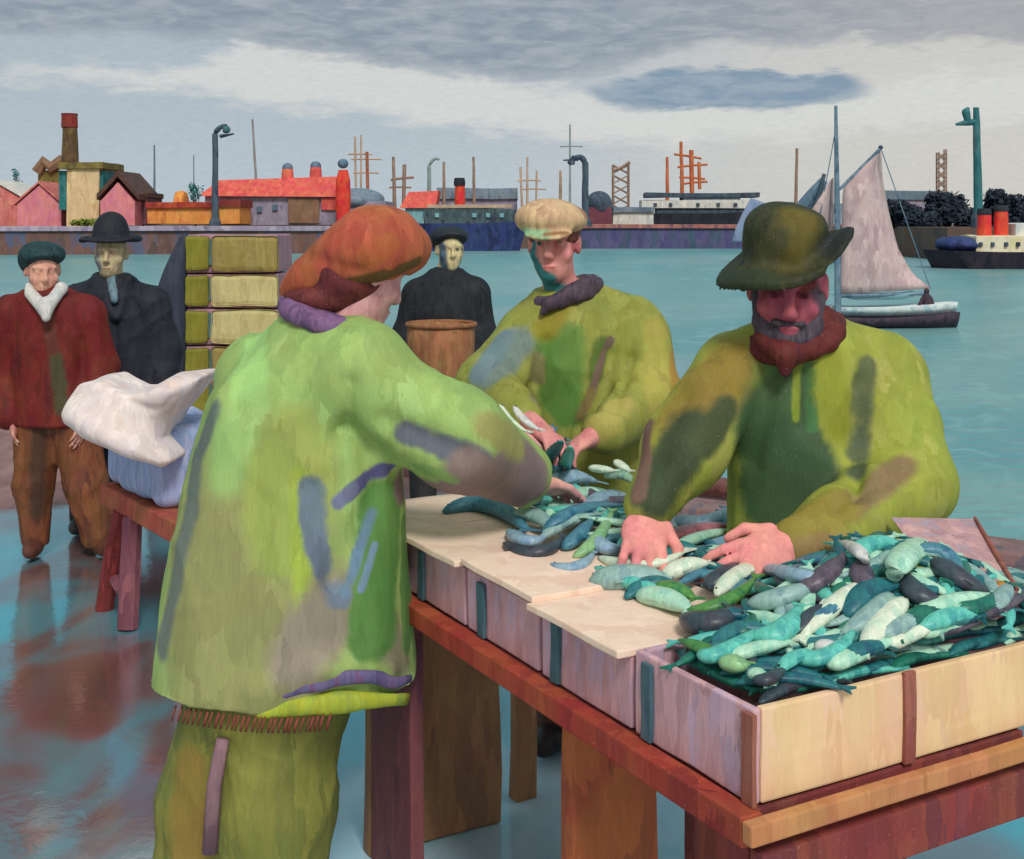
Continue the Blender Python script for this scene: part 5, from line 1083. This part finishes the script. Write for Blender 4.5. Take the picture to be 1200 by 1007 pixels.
part('leg', tbox(.60, .65, .04, .25, 0, TZ-.056, .006, 4).wob(.008, 6).me(r.location), W_rst, r)
part('leg', tbox(.72, .76, .44, .62, 0, TZ-.056, .006, 4).wob(.006, 6).me(r.location), W_mar, r)
part('leg', tbox(1.62, 1.67, .02, .43, 0, TZ-.056, .006, 4).wob(.01, 5).me(r.location), W_brn, r)
part('leg', tbox(1.34, 1.60, .012, .05, 0, TZ-.056, .006, 4).wob(.008, 6).me(r.location), mt('leg_plum', [(108, 60, 66), (122, 70, 72), (98, 58, 70)]), r)
part('leg', tbox(1.70, 1.75, .53, .60, 0, TZ-.056, .006, 4).wob(.01, 5).me(r.location), W_brn, r)

shaded_wood = mt('wood_lilac_shade', [(192, 152, 160), (206, 164, 170), (192, 166, 188), (184, 140, 142)], 5, rot=(0, R(90), R(60)))  # violet shade of the box sides put into the wood colour
creamwood = mt('wood_cream', [(228, 192, 148), (232, 200, 156), (224, 186, 142), (230, 194, 162)], 3, rot=(0, R(90), R(30)), streak=.045, dabv=.09)
lidwood = mt('wood_pale', [(238, 212, 190), (242, 218, 198), (234, 204, 182)], 3, rot=(0, R(90), R(60)), streak=.045, dabv=.07)
tealslat = mt('slat_teal', [(74, 104, 114), (62, 94, 108), (88, 110, 118)], 6); brownslat = mt('slat_brown', [(140, 86, 74), (154, 98, 84), (124, 74, 68)], 6)
def box_label(i): return ['nearest fish box with a cream front and heaped full of fish', 'second fish box along the table with a broad pale lid', 'third fish box along the table partly lidded and strewn with fish', 'fourth fish box along the table beside the green smock', 'last fish box hidden beneath the reaching sleeve'][i]
spans = [(.012, .345), (.357, .685), (.697, 1.025), (1.037, 1.36), (1.372, 1.70)]
for i, (u0, u1) in enumerate(spans):
    hb = .16 if i == 0 else .142; wv = TW+.36 if i == 0 else TW-.02; z0, z1 = TZ+.006, TZ+hb; th = .016
    r = thing('fish_box', box_label(i), 'fish box', T((u0+u1)/2, wv/2, TZ), 'wooden fish boxes in a row on the table')
    part('side_board', tbox(u0+.002, u1, .014, .014+th, z0, z1).wob(.003, 9).me(r.location), shaded_wood, r)
    part('side_board', tbox(u0+.002, u1, wv-th, wv, z0, z1).wob(.003, 9).me(r.location), shaded_wood, r)
    part('end_board', tbox(u0, u0+th, .014+th+.001, wv-th-.001, z0, z1, cuts=4).wob(.003, 9).me(r.location), creamwood if i == 0 else shaded_wood, r)
    part('end_board', tbox(u1-th, u1, .014+th+.001, wv-th-.001, z0, z1).wob(.003, 9).me(r.location), shaded_wood, r)
    part('bottom_board', tbox(u0+th, u1-th, .014+th, wv-th, z0, z0+.012).me(r.location), shaded_wood, r)
    ub = (.285, .605, .93, 1.25, 1.59)[i]
    part('slat', tbox(ub, ub+.030, .004, .0135, z0+.002, z1-.012, .002, 3).wob(.003, 14).me(r.location), tealslat, r)
    if i == 0:
        part('corner_post', tbox(u0-.008, u0+.022, .004, .0135, z0, z1-.004, .002, 3).wob(.002, 14).me(r.location), brownslat, r)
        part('slat', tbox(u0-.009, u0-.0005, .345, .372, z0-.002, z1+.004, .002, 3).wob(.003, 14).me(r.location), brownslat, r)
        part('slat', tbox(u0-.009, u0-.0005, .80, .83, z0-.002, z1+.004, .002, 3).wob(.003, 14).me(r.location), brownslat, r)
    else:
        vw = (.0, .36, .34, .5, .55)[i]; m = MB()
        part('lid', tbox(u0-(0, .002, .010, .004, 0)[i], u1+(0, .002, -.004, .003, 0)[i], (0, -.020, -.006, -.016, 0)[i], vw, z1+.001+(0, 0, .012, .002, 0)[i], z1+.016+(0, 0, .012, .002, 0)[i], .003, 4).wob(.004, 8).me(r.location), lidwood, r)

# ------------------------------------------------------------------ fish
def heap(x, y):
    d_ = np.array((x, y))-C0[:2]; u, v = d_@U[:2], d_@V_[:2]
    g = lambda uc, vc, h, su, sv: h*math.exp(-((u-uc)/su)**2-((v-vc)/sv)**2)
    z = TZ+(.166 if u < .35 else .152)+max(g(.28, .58, .125, .24, .30), g(.62, .42, .05, .25, .16), g(1.1, .40, .055, .3, .16), g(1.62, .52, .16, .16, .14))
    return z
def inside(p):
    d_ = p[:2]-C0[:2]; u, v = d_@U[:2], d_@V_[:2]; u2 = max(u, .055); v2 = max(v, .08)
    return np.array((*(C0[:2]+U[:2]*u2+V_[:2]*v2), p[2]))
def on_heap(px, py, lift=0.):
    lo, hi = 1.2, 4.2; last = None
    for Y in np.arange(1.5, 4.3, .01):
        p = P(px, py, Y)
        if p[2] <= heap(p[0], p[1])+lift: return p
    return P(px, py, 3.2)
FC = dict(mint=[(164, 214, 190), (182, 224, 198), (146, 204, 182)], teal=[(36, 108, 116), (48, 122, 124), (30, 96, 108)], deep=[(28, 98, 108), (36, 112, 118), (24, 86, 104)], slate=[(50, 64, 76), (62, 76, 86), (58, 58, 70)], green=[(70, 132, 66), (86, 146, 74), (54, 120, 72)],
    aqua=[(84, 182, 170), (104, 198, 182), (70, 166, 162)], pale=[(206, 224, 200), (220, 230, 210), (190, 218, 196)], grey=[(132, 168, 166), (148, 182, 174), (118, 154, 158)], blue=[(62, 118, 142), (78, 134, 154), (52, 106, 134)], sky=[(134, 168, 190), (152, 182, 198), (120, 156, 184)], plum=[(84, 76, 92), (98, 88, 100), (74, 68, 86)],
    pink=[(176, 106, 118), (190, 122, 130), (164, 98, 108)], rose=[(164, 104, 98), (178, 116, 108), (150, 92, 92)], white=[(206, 208, 206), (218, 218, 214), (196, 202, 204)], lime=[(132, 184, 130), (150, 196, 140), (120, 170, 124)], forest=[(24, 104, 88), (34, 118, 98), (26, 92, 84)])
WORDS = dict(mint='mint green', teal='teal', deep='deep teal', slate='dark slate', green='leaf green', aqua='aqua', pale='pale silvery', grey='grey green', blue='steel blue', sky='pale blue', plum='plum grey', pink='pink', rose='dusty rose', white='white', lime='lime green', forest='forest green')
FM = {k: paint('fish_'+k, c, 16, (0, R(90), 0), rough=.38, streak=.12, fine=120, bump=.25, spec=.4, stretch=3) for k, c in FC.items()}
eyem = paint('fish_eye', [(24, 28, 34), (40, 42, 46)], 30, rough=.2, fleck=0)
def fish(pts, w_, col, label, lay=None, up=(0, 0, 1), group='fish heaped on the boxes'):
    """a fish along a spine of points, w_ half depth of its body"""
    pts = [np.array(p, float) for p in pts]; k = np.linspace(0, 1, len(pts)); s_ = np.linspace(0, 1, 17)
    if len(pts) == 3:
        a, b, c = pts; b2 = 2*b-.5*(a+c); sp = [(1-q)**2*a+2*q*(1-q)*b2+q*q*c for q in s_]
    else: sp = [np.array([np.interp(q, k, [p[i] for p in pts]) for i in range(3)]) for q in s_]
    L = sum(np.linalg.norm(sp[i+1]-sp[i]) for i in range(16))
    prof = [.22, .58, .78, .89, .96, 1, 1, 1, .99, .97, .94, .89, .82, .72, .58, .44, .34]
    o = sp[6]; me = MB().tube(sp, [w_*q for q in prof], 12, .72, up=up).me(o, True)
    f_ = part('fish', me, FM[col]); f_.location = tuple(o); tag(f_, label, 'fish', group)
    t_ = nrm(sp[-1]-sp[-3]); lat = nrm(np.cross(t_, up)); b_ = sp[-1]; q = min(.036, L*.13)
    tail = MB().prism([b_-t_*q*.25+lat*w_*.12, b_+t_*q*.9+lat*w_*.95, b_+t_*q*.55, b_+t_*q*.9-lat*w_*.95, b_-t_*q*.25-lat*w_*.12], (0, 0, .004))
    part('tail_fin', tail.me(o), FM[col], f_)
    h_ = nrm(sp[0]-sp[2]); e_ = sp[2]-h_*0+np.array((0, 0, w_*.40))
    lt = nrm(np.cross(h_, up)); e_ = sp[1]+np.array(up)*w_*.30+lt*w_*.22
    S = bmesh.new(); bmesh.ops.create_icosphere(S, subdivisions=2, radius=max(.0035, w_*.13)); m = MB().bm(S); S.free()
    m.v = [(p[0]+e_[0]-o[0], p[1]+e_[1]-o[1], p[2]+e_[2]-o[2]) for p in m.v]; part('eye', m.me((0, 0, 0), True), eyem, f_)
    d_ = nrm(np.cross(lat, t_))*w_*.0; dm = lat*w_*.9
    fin = MB().prism([sp[6]+lat*w_*.75, sp[7]+lat*w_*1.22, sp[10]+lat*w_*1.0, sp[10]+lat*w_*.7], (0, 0, .004)); part('dorsal_fin', fin.me(o), FM[col], f_)
    return f_
def stroke(x0, y0, x1, y1, wpx, col, where, bend=0., lift=.012):
    """fish lying on the heap from head (x0, y0) to tail (x1, y1) as seen in the view"""
    mx, my = (x0+x1)/2-(y1-y0)*bend, (y0+y1)/2+(x1-x0)*bend
    ex, ey = (x1-x0)*.13, (y1-y0)*.13; x0 -= ex; x1 += ex; y0 -= ey; y1 += ey
    p = [on_heap(x0, y0, lift), on_heap(mx, my, lift+.006), on_heap(x1, y1, lift)]
    wd = wpx*1.12/F*np.mean([q[1] for q in p])/2; p = [inside(q) for q in p]
    return fish(p, wd, col, f'{WORDS[col]} fish {where}')
A = 'nearest box'
LST = [  # the big strokes of the heap in the nearest box
 (1006, 690, 948, 740, 24, 'pale', 'lying slantwise at the middle of the nearest heap, longest of them', .05), (1038, 700, 992, 738, 26, 'grey', 'beside the longest pale fish in the nearest box', -.08), (1056, 708, 1016, 756, 28, 'pale', 'just above the brown front slat of the nearest box', .05),
 (1090, 640, 1052, 676, 30, 'mint', 'curled at the top of the nearest heap', .22), (1000, 655, 1048, 640, 24, 'aqua', 'arched over the crest of the nearest heap', -.2), (1028, 636, 1070, 632, 24, 'deep', 'on the very crest of the nearest heap', 0),
 (1100, 660, 1150, 690, 30, 'slate', 'large and blunt under the pink board', .05), (1096, 700, 1064, 674, 28, 'slate', 'large and blunt below the curled mint fish', 0), (1012, 662, 1028, 690, 26, 'plum', 'tucked under the arched aqua fish', 0), (938, 690, 984, 655, 26, 'plum', 'beside the olive sleeve of the bearded person', .08),
 (1078, 720, 1150, 700, 24, 'mint', 'lying level at the right of the nearest heap', -.05), (1090, 738, 1168, 726, 26, 'aqua', 'along the rim at the right of the nearest box', -.08), (1180, 690, 1168, 720, 20, 'grey', 'standing slantwise at the right end of the nearest box', .1), (1120, 745, 1180, 738, 18, 'plum', 'half hidden at the right rim of the nearest box', 0),
 (884, 706, 946, 688, 28, 'grey', 'broad and level left of the longest pale fish', .05), (808, 722, 852, 716, 34, 'slate', 'short and square in the left of the nearest box', 0), (828, 685, 858, 664, 26, 'slate', 'dark between two mint fish below the pink hand', .1), (782, 676, 824, 662, 24, 'pale', 'left of the dark slate fish below the pink hands', -.12),
 (846, 694, 896, 664, 20, 'pale', 'arched right of the dark slate fish below the pink hand', -.15), (812, 712, 876, 682, 18, 'green', 'bent long under the arched pale fish', .14), (770, 690, 808, 700, 22, 'green', 'short at the left of the nearest heap', -.12), (752, 700, 802, 714, 30, 'mint', 'broad by the lid edge at the left of the nearest heap', -.12),
 (890, 684, 914, 692, 16, 'forest', 'small on the pale patch near the pink hand', 0), (858, 740, 880, 724, 20, 'forest', 'small beside the square slate fish', 0), (794, 768, 884, 738, 22, 'aqua', 'long and bowed across the left of the nearest box', .14), (884, 742, 930, 716, 30, 'aqua', 'broad in the middle of the nearest box', 0),
 (796, 786, 862, 778, 26, 'lime', 'at the left front rim of the nearest box', .05), (868, 798, 914, 784, 18, 'slate', 'at the front corner of the nearest box', 0), (958, 762, 980, 764, 20, 'white', 'tiny and bright near the front rim of the nearest box', 0), (930, 764, 992, 742, 22, 'aqua', 'in front of the tiny white fish', 0),
 (918, 786, 960, 772, 18, 'aqua', 'thin along the front rim of the nearest box', 0), (776, 758, 800, 786, 18, 'green', 'over the left side board of the nearest box', 0), (985, 780, 1046, 752, 24, 'mint', 'bowed at the front rim of the nearest box', .2), (1000, 720, 1050, 690, 30, 'deep', 'dark between two pale fish of the nearest box', 0),
 (1108, 722, 1060, 744, 24, 'forest', 'dark below the level mint fish', 0), (905, 666, 960, 676, 22, 'sky', 'soft toned beside the olive sleeve', .06), (930, 720, 985, 690, 18, 'blue', 'slim along the longest pale fish', 0), (1056, 758, 1100, 734, 22, 'pale', 'low right of the brown front slat', .16),
 (1080, 648, 1120, 668, 24, 'blue', 'high on the heap beside the pink board', 0), (840, 760, 900, 744, 22, 'teal', 'under the bowed aqua fish', 0), (870, 724, 836, 738, 20, 'deep', 'small right of the square slate fish', 0), (1150, 712, 1196, 700, 22, 'plum', 'at the far right end of the nearest box', 0), (860, 770, 915, 756, 20, 'mint', 'thin over the corner of the nearest box', -.05),
 (1110, 752, 1160, 738, 20, 'mint', 'along the front rim right of the brown slat', .05), (1130, 738, 1192, 722, 22, 'teal', 'low at the right rim of the nearest box', -.05), (1006, 782, 1052, 768, 24, 'deep', 'on the rim left of the brown front slat', 0), (1020, 742, 1072, 720, 26, 'grey', 'beside the short pale fish over the brown slat', .1), (980, 640, 1012, 660, 16, 'white', 'small at the cuff of the olive sleeve', 0), (940, 740, 990, 720, 22, 'slate', 'dark under the longest pale fish', 0), (1120, 706, 1176, 690, 22, 'forest', 'dark behind the level mint fish', 0), (856, 800, 900, 806, 18, 'mint', 'at the very front corner of the nearest box', 0),
 # between the hands
 (712, 652, 790, 648, 17, 'pale', 'bent like a bow under the left hand of the bearded person', .16), (700, 682, 772, 678, 38, 'grey', 'big and round bodied on the second box', -.05), (772, 660, 812, 646, 22, 'teal', 'right of the bow shaped pale fish', 0), (796, 640, 852, 624, 15, 'mint', 'slim between the two pink hands', -.06), (786, 630, 856, 620, 20, 'pink', 'between the two pink hands', -.06),
 (800, 606, 846, 598, 24, 'sky', 'behind the two pink hands', 0), (806, 578, 914, 604, 34, 'rose', 'large, lying behind the two pink hands', -.14), (846, 600, 892, 612, 20, 'blue', 'under the large dusty rose fish', 0), (706, 668, 774, 690, 20, 'aqua', 'on the big round grey fish', .05), (740, 700, 790, 690, 20, 'teal', 'at the lid edge of the second box', 0),
 # middle boxes
 (650, 602, 714, 584, 22, 'mint', 'arched in the middle heap, largest there', -.2), (644, 622, 716, 596, 18, 'blue', 'arched just below the big mint fish in the middle heap', -.14), (662, 640, 690, 612, 17, 'blue', 'slanting low in the middle heap', .05), (676, 648, 712, 606, 15, 'lime', 'slanting at the right of the middle heap', .12), (640, 628, 690, 606, 16, 'grey', 'thin between the two blue fish of the middle heap', -.08),
 (530, 602, 606, 618, 26, 'blue', 'alone on the pale lid below the reaching sleeve', 0), (598, 636, 652, 632, 20, 'slate', 'on the pale lid at the left of the middle heap', 0), (606, 606, 640, 618, 22, 'grey', 'right of the lone steel blue fish', 0), (600, 622, 634, 628, 18, 'sky', 'above the slate fish on the pale lid', 0),
 (640, 580, 690, 566, 24, 'sky', 'at the back of the middle heap', 0), (690, 572, 734, 580, 16, 'plum', 'at the back right of the middle heap', 0), (690, 598, 736, 588, 20, 'sky', 'at the right of the middle heap', 0), (700, 630, 724, 640, 20, 'sky', 'below the slanting lime fish', 0),
 (712, 560, 740, 566, 14, 'mint', 'behind the middle heap by the dark sleeve', 0), (650, 660, 690, 650, 16, 'sky', 'at the front edge of the middle heap', 0),
 # handfuls held up by the people at the back
 (656, 522, 638, 556, 15, 'teal', 'held up steeply in the far hands', .1), (666, 528, 650, 562, 15, 'aqua', 'held up beside the steep teal fish', -.1), (640, 560, 636, 590, 14, 'aqua', 'hanging below the far hands', 0),
]
for a in LST: stroke(*a[:7], bend=(a[7] if len(a) > 7 and a[7] else (-.24, .2, .26, -.2)[int(a[0]+a[1]) % 4]))
for i, a in enumerate(((574, 480, 606, 508, 11, 'white', .1), (586, 474, 618, 506, 10, 'pale', .1), (602, 476, 632, 504, 11, 'white', .08), (720, 540, 738, 552, 12, 'pale', 0), (690, 548, 720, 552, 13, 'pale', 0))):
    x0, y0, x1, y1, wd, cl, bd = a; Yd = 3.5; p = [P(x0, y0, Yd), P((x0+x1)/2-(y1-y0)*bd, (y0+y1)/2+(x1-x0)*bd, Yd-.03), P(x1, y1, Yd-.06)]
    fish(p, wd/F*Yd/2, cl, ['white fish, outermost of the handful before the capped person', 'pale fish in the middle of the handful before the capped person', 'white fish, innermost of the handful before the capped person', 'pale fish at the cuff of the dark sleeve', 'pale fish below the capped person\'s cuff'][i])
# the many half seen fish underneath: two boxes' worth, copies of a few bodies
PROT = []
for c in ('teal', 'deep', 'slate', 'forest', 'blue', 'aqua', 'mint', 'grey'):
    PROT.append(fish([(-.088, 0, 0), (0, .020, .005), (.088, 0, 0)], .0145, c, f'{WORDS[c]} fish half buried under the others in the heap', group='half buried fish'))
rg = random.Random(4); n_ = 0; used = set()
va = math.atan2(V_[1], V_[0])
def drop(u, v, dz, k):
    p = T(u, v, 0); p[2] = heap(p[0], p[1])+dz
    o = PROT[k] if k not in used else copy_tree(PROT[k]); used.add(k)
    o.location = tuple(p); e = .01
    gx, gy = (heap(p[0]+e, p[1])-heap(p[0]-e, p[1]))/(2*e), (heap(p[0], p[1]+e)-heap(p[0], p[1]-e))/(2*e)
    n = Vector((-gx, -gy, 1)).normalized(); o.rotation_euler = (n.to_track_quat('Z', 'Y').to_matrix() @ Matrix.Rotation((rg.uniform(0, 6.28) if min(u, v, .98-v) > .15 else va+(0 if u < .15 else math.pi/2)+rg.uniform(-.25, .25)+rg.choice((0, math.pi))), 3, 'Z')).to_euler()
for iu in range(6):
    for iv in range(15): drop(.095+iu*.042+rg.uniform(-.012, .012), .135+iv*.057+rg.uniform(-.015, .015), rg.uniform(-.008, .004), rg.choice((0, 1, 1, 0, 2, 3, 5, 5, 6, 6, 7, 7)))
def row(u, v, dz, k, ang):
    p = T(u, v, TZ+dz); o = PROT[k] if k not in used else copy_tree(PROT[k]); used.add(k); o.location = tuple(p); o.rotation_euler = (rg.uniform(-.2, .2), rg.uniform(-.05, .05), ang)
for k, v in enumerate(np.arange(.12, .95, .075)):
    row(.066, v, .157, rg.choice((0, 1, 1, 2, 3, 5, 6)), va+(math.pi if k % 2 else 0)+rg.uniform(-.04, .04)); row(.100, v+.03, .168, rg.choice((0, 1, 5, 7, 6)), va+(math.pi if k % 3 else 0)+rg.uniform(-.3, .3))
for u in (.165, .20, .225): row(u, .080, .152, rg.choice((0, 3, 5)), va+math.pi/2+rg.uniform(-.1, .1)); row(u, .10, .156, rg.choice((0, 1, 2)), va+math.pi/2+rg.uniform(-.3, .3))
for k in range(34): drop(rg.uniform(.38, .68), rg.uniform(.38, .62), rg.uniform(-.008, .006), rg.choice((0, 4, 5, 4, 1)))
for k in range(46): drop(rg.uniform(.70, 1.36), rg.uniform(.36, .62), rg.uniform(-.008, .006), rg.choice((0, 4, 5, 4, 7, 6)))
for k in range(20): drop(rg.uniform(1.42, 1.68), rg.uniform(.42, .60), rg.uniform(-.01, .0), rg.choice((0, 4, 5, 4)))
# pink board leaning over the right of the near box
a = P(1046, 606, 2.72); b = P(1142, 608, 2.76); c = P(1192, 694, 2.42); d = P(1116, 700, 2.38)
r = thing('board', 'dusty pink board leaning against the heap at the right end of the nearest box', 'board', c)
part('plank', MB().prism([a, b, c, d], (.012, .012, -.016)).wob(.004, 12).me(r.location), mt('board_pink', [(190, 150, 150), (200, 162, 160), (178, 140, 148), (176, 156, 170)], 6), r)
part('edge', MB().tube([b+(0, 0, .004), (b+c)/2+(0, 0, .003), c+(0, 0, .004)], [.003, .006, .004], 8).wob(.002, 20).me(r.location), brownslat, r)
kn = P(1174, 690, 2.45); f_ = part('cork', MB().lathe(kn, [(.009, -.012), (.013, -.006), (.0135, .006), (.010, .013)], 14).me(kn, True), mt('cork_ochre', [(186, 140, 60), (170, 120, 56)], 20)); f_.location = tuple(kn); tag(f_, 'little ochre cork float at the lower corner of the pink board', 'cork')

# ------------------------------------------------------------------ stack of crates at the quay edge
r0 = P(262, 560, 8.3); r0[2] = 0
ang = R(24); cu = np.array((math.cos(ang), math.sin(ang)*-.35, 0)); cu /= np.linalg.norm(cu); cv = np.array((-cu[1], cu[0], 0))
sc_ = 8.3/F
tans = mt('bale_tan', [(146, 130, 70), (158, 142, 84), (136, 120, 62)], 4, rot=(0, R(90), 0)); pales = mt('bale_pale', [(188, 176, 122), (200, 188, 134), (176, 164, 108)], 4, rot=(0, R(12), 0)); olv = mt('bale_olive', [(118, 116, 36), (134, 130, 48), (108, 100, 40)], 4); mauves = mt('crate_mauve', [(156, 114, 128), (168, 126, 134), (140, 112, 132)], 4); teals = mt('crate_teal', [(70, 106, 112), (86, 116, 118)], 5)
rows = [(275, 320, tans, 'tan crate at the top of the stack beside the black coat'), (321, 361, pales, 'pale crate second from the top of the stack'), (362, 405, pales, 'pale crate third from the top of the stack'), (406, 442, tans, 'crate fourth from the top, just above the white sack'), (443, 500, tans, 'fifth crate of the stack behind the white sack'), (501, 561, tans, 'bottom crate of the stack on the quay')]
for i, (y0, y1, m_, lab) in enumerate(rows):
    z1, z0 = P(262, y0, 8.3)[2], P(262, y1, 8.3)[2]
    if i == 5: z0 = 0
    r = thing('crate', lab, 'crate', (r0[0], r0[1]+.25, z0), 'crates stacked on the quay')
    cen = np.array((r0[0]+(268-262)*sc_+.02, r0[1]+.28, (z0+z1)/2)); hx, hy, hz = 54*sc_, .26, (z1-z0)/2-.0015
    part('frame', MB().box(cen, (hx, 0, 0), (0, hy, 0), (0, 0, hz), .012, 3).wob(.008, 5).me(r.location), mauves, r)
    part('panel', MB().box(cen+((283-268)*sc_, -hy-.008, 0), (39*sc_, 0, 0), (0, .014, 0), (0, 0, hz*.93), .03, 3).wob(.012, 6).me(r.location), m_, r)
    part('panel', MB().box(cen+((227-268)*sc_, -hy-.008, 0), (14*sc_, 0, 0), (0, .018, 0), (0, 0, hz*.90), .022, 3).wob(.01, 6).me(r.location), olv, r)
    part('batten', MB().box(cen+((243-268)*sc_, -hy-.002, .01), (3.2*sc_, 0, 0), (0, .008, 0), (0, 0, hz*.7), .004, 2).wob(.006, 8).me(r.location), teals, r)
# dark tarpaulin hung beside them
S = Sdf((-2.9, 7.9, .0), (-2.0, 9.1, 1.75), .014); q = lambda x, y, dy=0.: P(x, y, 8.2+dy)
S.loft([(0.02, q(190, 0)[0], 8.45, .17, .22), (.6, q(190, 0)[0], 8.45, .16, .2), (1.0, q(189, 0)[0], 8.45, .15, .18), (1.3, q(193, 0)[0], 8.45, .11, .14), (1.52, q(201, 0)[0], 8.45, .06, .08), (1.66, q(206, 0)[0], 8.45, .03, .04)], .1, .03)
r = part('tarpaulin', soft(S, q(190, 560), .014, 7, seed=12), mt('tarp_slate', [(48, 54, 72), (60, 66, 84), (40, 46, 62)], 3)); r.location = tuple(q(190, 560)); tag(r, 'dark slate tarpaulin bundle propped upright against the left of the crate stack', 'tarpaulin')

# ------------------------------------------------------------------ red trestle bench with the white sack
BA, BB = np.array((-1.90, 5.70, 0)), np.array((-1.18, 4.72, 0)); bu = nrm(BB-BA); bv = np.array((-bu[1], bu[0], 0)); bv = bv if bv[1] > 0 else -bv
bz = .545; bl = np.linalg.norm(BB-BA)
def B(u, v, z): return BA+bu*u+bv*v+np.array((0, 0, z))
r = thing('trestle', 'low red trestle bench with splayed legs carrying the white sack', 'trestle', B(bl/2, .25, 0))
rs = mt('bench_rust', [(152, 78, 58), (168, 90, 66), (140, 70, 54)], 4, rot=(0, R(90), 0)); rd = mt('leg_red', [(116, 40, 44), (130, 50, 52), (104, 38, 44)], 4); mv = mt('leg_mauve', [(124, 72, 84), (138, 84, 94), (110, 64, 78)], 4)
part('bench_top', MB().box(B(bl/2, .20, bz-.045), bu*bl/2, bv*.20, (0, 0, .045), .008, 3).wob(.006, 6).me(r.location), rs, r)
for u0, v0, u1, v1, m_, w_ in ((.22, .03, .13, -.02, rd, .042), (.36, .03, .46, -.03, mv, .046), (.22, .37, .13, .42, rd, .04), (1.0, .03, 1.08, -.02, mv, .042), (1.0, .37, 1.08, .42, rd, .042)):
    part('leg', MB().tube([B(u0, v0, bz-.09), B((u0+u1)/2, (v0+v1)/2, bz*.45), B(u1, v1, 0)], [w_*.95, w_, w_*1.02], 8).wob(.006, 9).me(r.location), m_, r)
part('crossbar', MB().tube([B(.15, .01, .15), B(.30, .0, .13), B(.44, .0, .15)], .028, 8).wob(.005, 9).me(r.location), mv, r)
q = lambda x, y, dy=0.: P(x, y, 5.25+dy)
S = Sdf(q(0, 630, -.5), q(290, 470, .6), .011)
def rbox(c, hx, rad):
    Mx = np.array((bu, bv, (0, 0, 1)))
    def fn(X, Y, Z):
        g = [np.abs((X-c[0])*Mx[i][0]+(Y-c[1])*Mx[i][1]+(Z-c[2])*Mx[i][2])-hx[i]+rad for i in range(3)]
        return np.sqrt(sum(np.maximum(k_, 0)**2 for k_ in g))+np.minimum(np.maximum(np.maximum(g[0], g[1]), g[2]), 0)-rad
    return fn
S.put(rbox(B(.36, .20, bz+.175), (.33, .18, .175), .06), q(0, 630, -.5), q(290, 470, .6), .01)
S.half((0, 0, bz+.003), (0, 0, -1))
r = part('sack', soft(S, B(.4, .2, bz), .016, 11, [fold(150, 520, 160, 580, 5.2, .03, -.014), fold(185, 520, 178, 590, 5.1, .03, -.014)], seed=13), mt('cloth_lilac', [(140, 156, 196), (154, 168, 206), (128, 148, 190), (174, 178, 206)], 4)); r.location = tuple(B(.4, .2, bz)); tag(r, 'bulging lilac blue sack lying on the red trestle under the white cloth bundle', 'sack')
S = Sdf(q(-60, 580, -.5), q(340, 400, .6), .010)
OUT = [q(x_, y_, -.05)[[0, 2]] for x_, y_ in ((80, 482), (98, 450), (134, 441), (164, 455), (186, 451), (206, 439), (240, 440), (224, 466), (206, 490), (200, 508), (216, 532), (204, 540), (150, 518), (108, 506), (82, 494))]
def blob(X, Y, Z):
    # heaped cloth: its own outline, thick from front to back and rounded over
    x, z = X+0*Z, Z+0*X; dd = np.full(np.broadcast(x, z).shape, 9.); sgn = np.ones(dd.shape); n_ = len(OUT)
    for i in range(n_):
        a, b = OUT[i], OUT[(i+1) % n_]; e = b-a; wx, wz = x-a[0], z-a[1]; t_ = np.clip((wx*e[0]+wz*e[1])/(e@e), 0, 1)
        dd = np.minimum(dd, (wx-e[0]*t_)**2+(wz-e[1]*t_)**2)
        c1, c2, c3 = z >= a[1], z < b[1], e[0]*wz > e[1]*wx
        sgn = np.where((c1 & c2 & c3) | (~c1 & ~c2 & ~c3), -sgn, sgn)
    d2 = sgn*np.sqrt(dd); yy = np.abs(Y-5.27+.10*np.sin(X*7)+.04*np.sin(Z*19+X*9))-.22; rad = .085
    g, h_ = d2+rad, yy+rad
    return np.sqrt(np.maximum(g, 0)**2+np.maximum(h_, 0)**2)+np.minimum(np.maximum(g, h_), 0)-rad
S.put(blob, S.lo, S.lo+S.h*S.n, .01)
r = part('cloth_bundle', soft(S, q(165, 500), .007, 12, [fold(120, 450, 150, 500, 5.05, .03, -.012), fold(190, 470, 180, 520, 4.95, .03, -.012), fold(150, 470, 200, 490, 5.0, .02, -.012), fold(100, 465, 128, 490, 5.1, .02, -.012), fold(205, 470, 196, 500, 5.0, .018, -.012)], seed=14), mt('cloth_white', [(222, 208, 204), (230, 218, 212), (212, 200, 202), (222, 200, 190)], 4, streak=.05)); r.location = tuple(q(165, 500)); tag(r, 'white cloth bundle knotted at one end on top of the lilac sack', 'bundle')
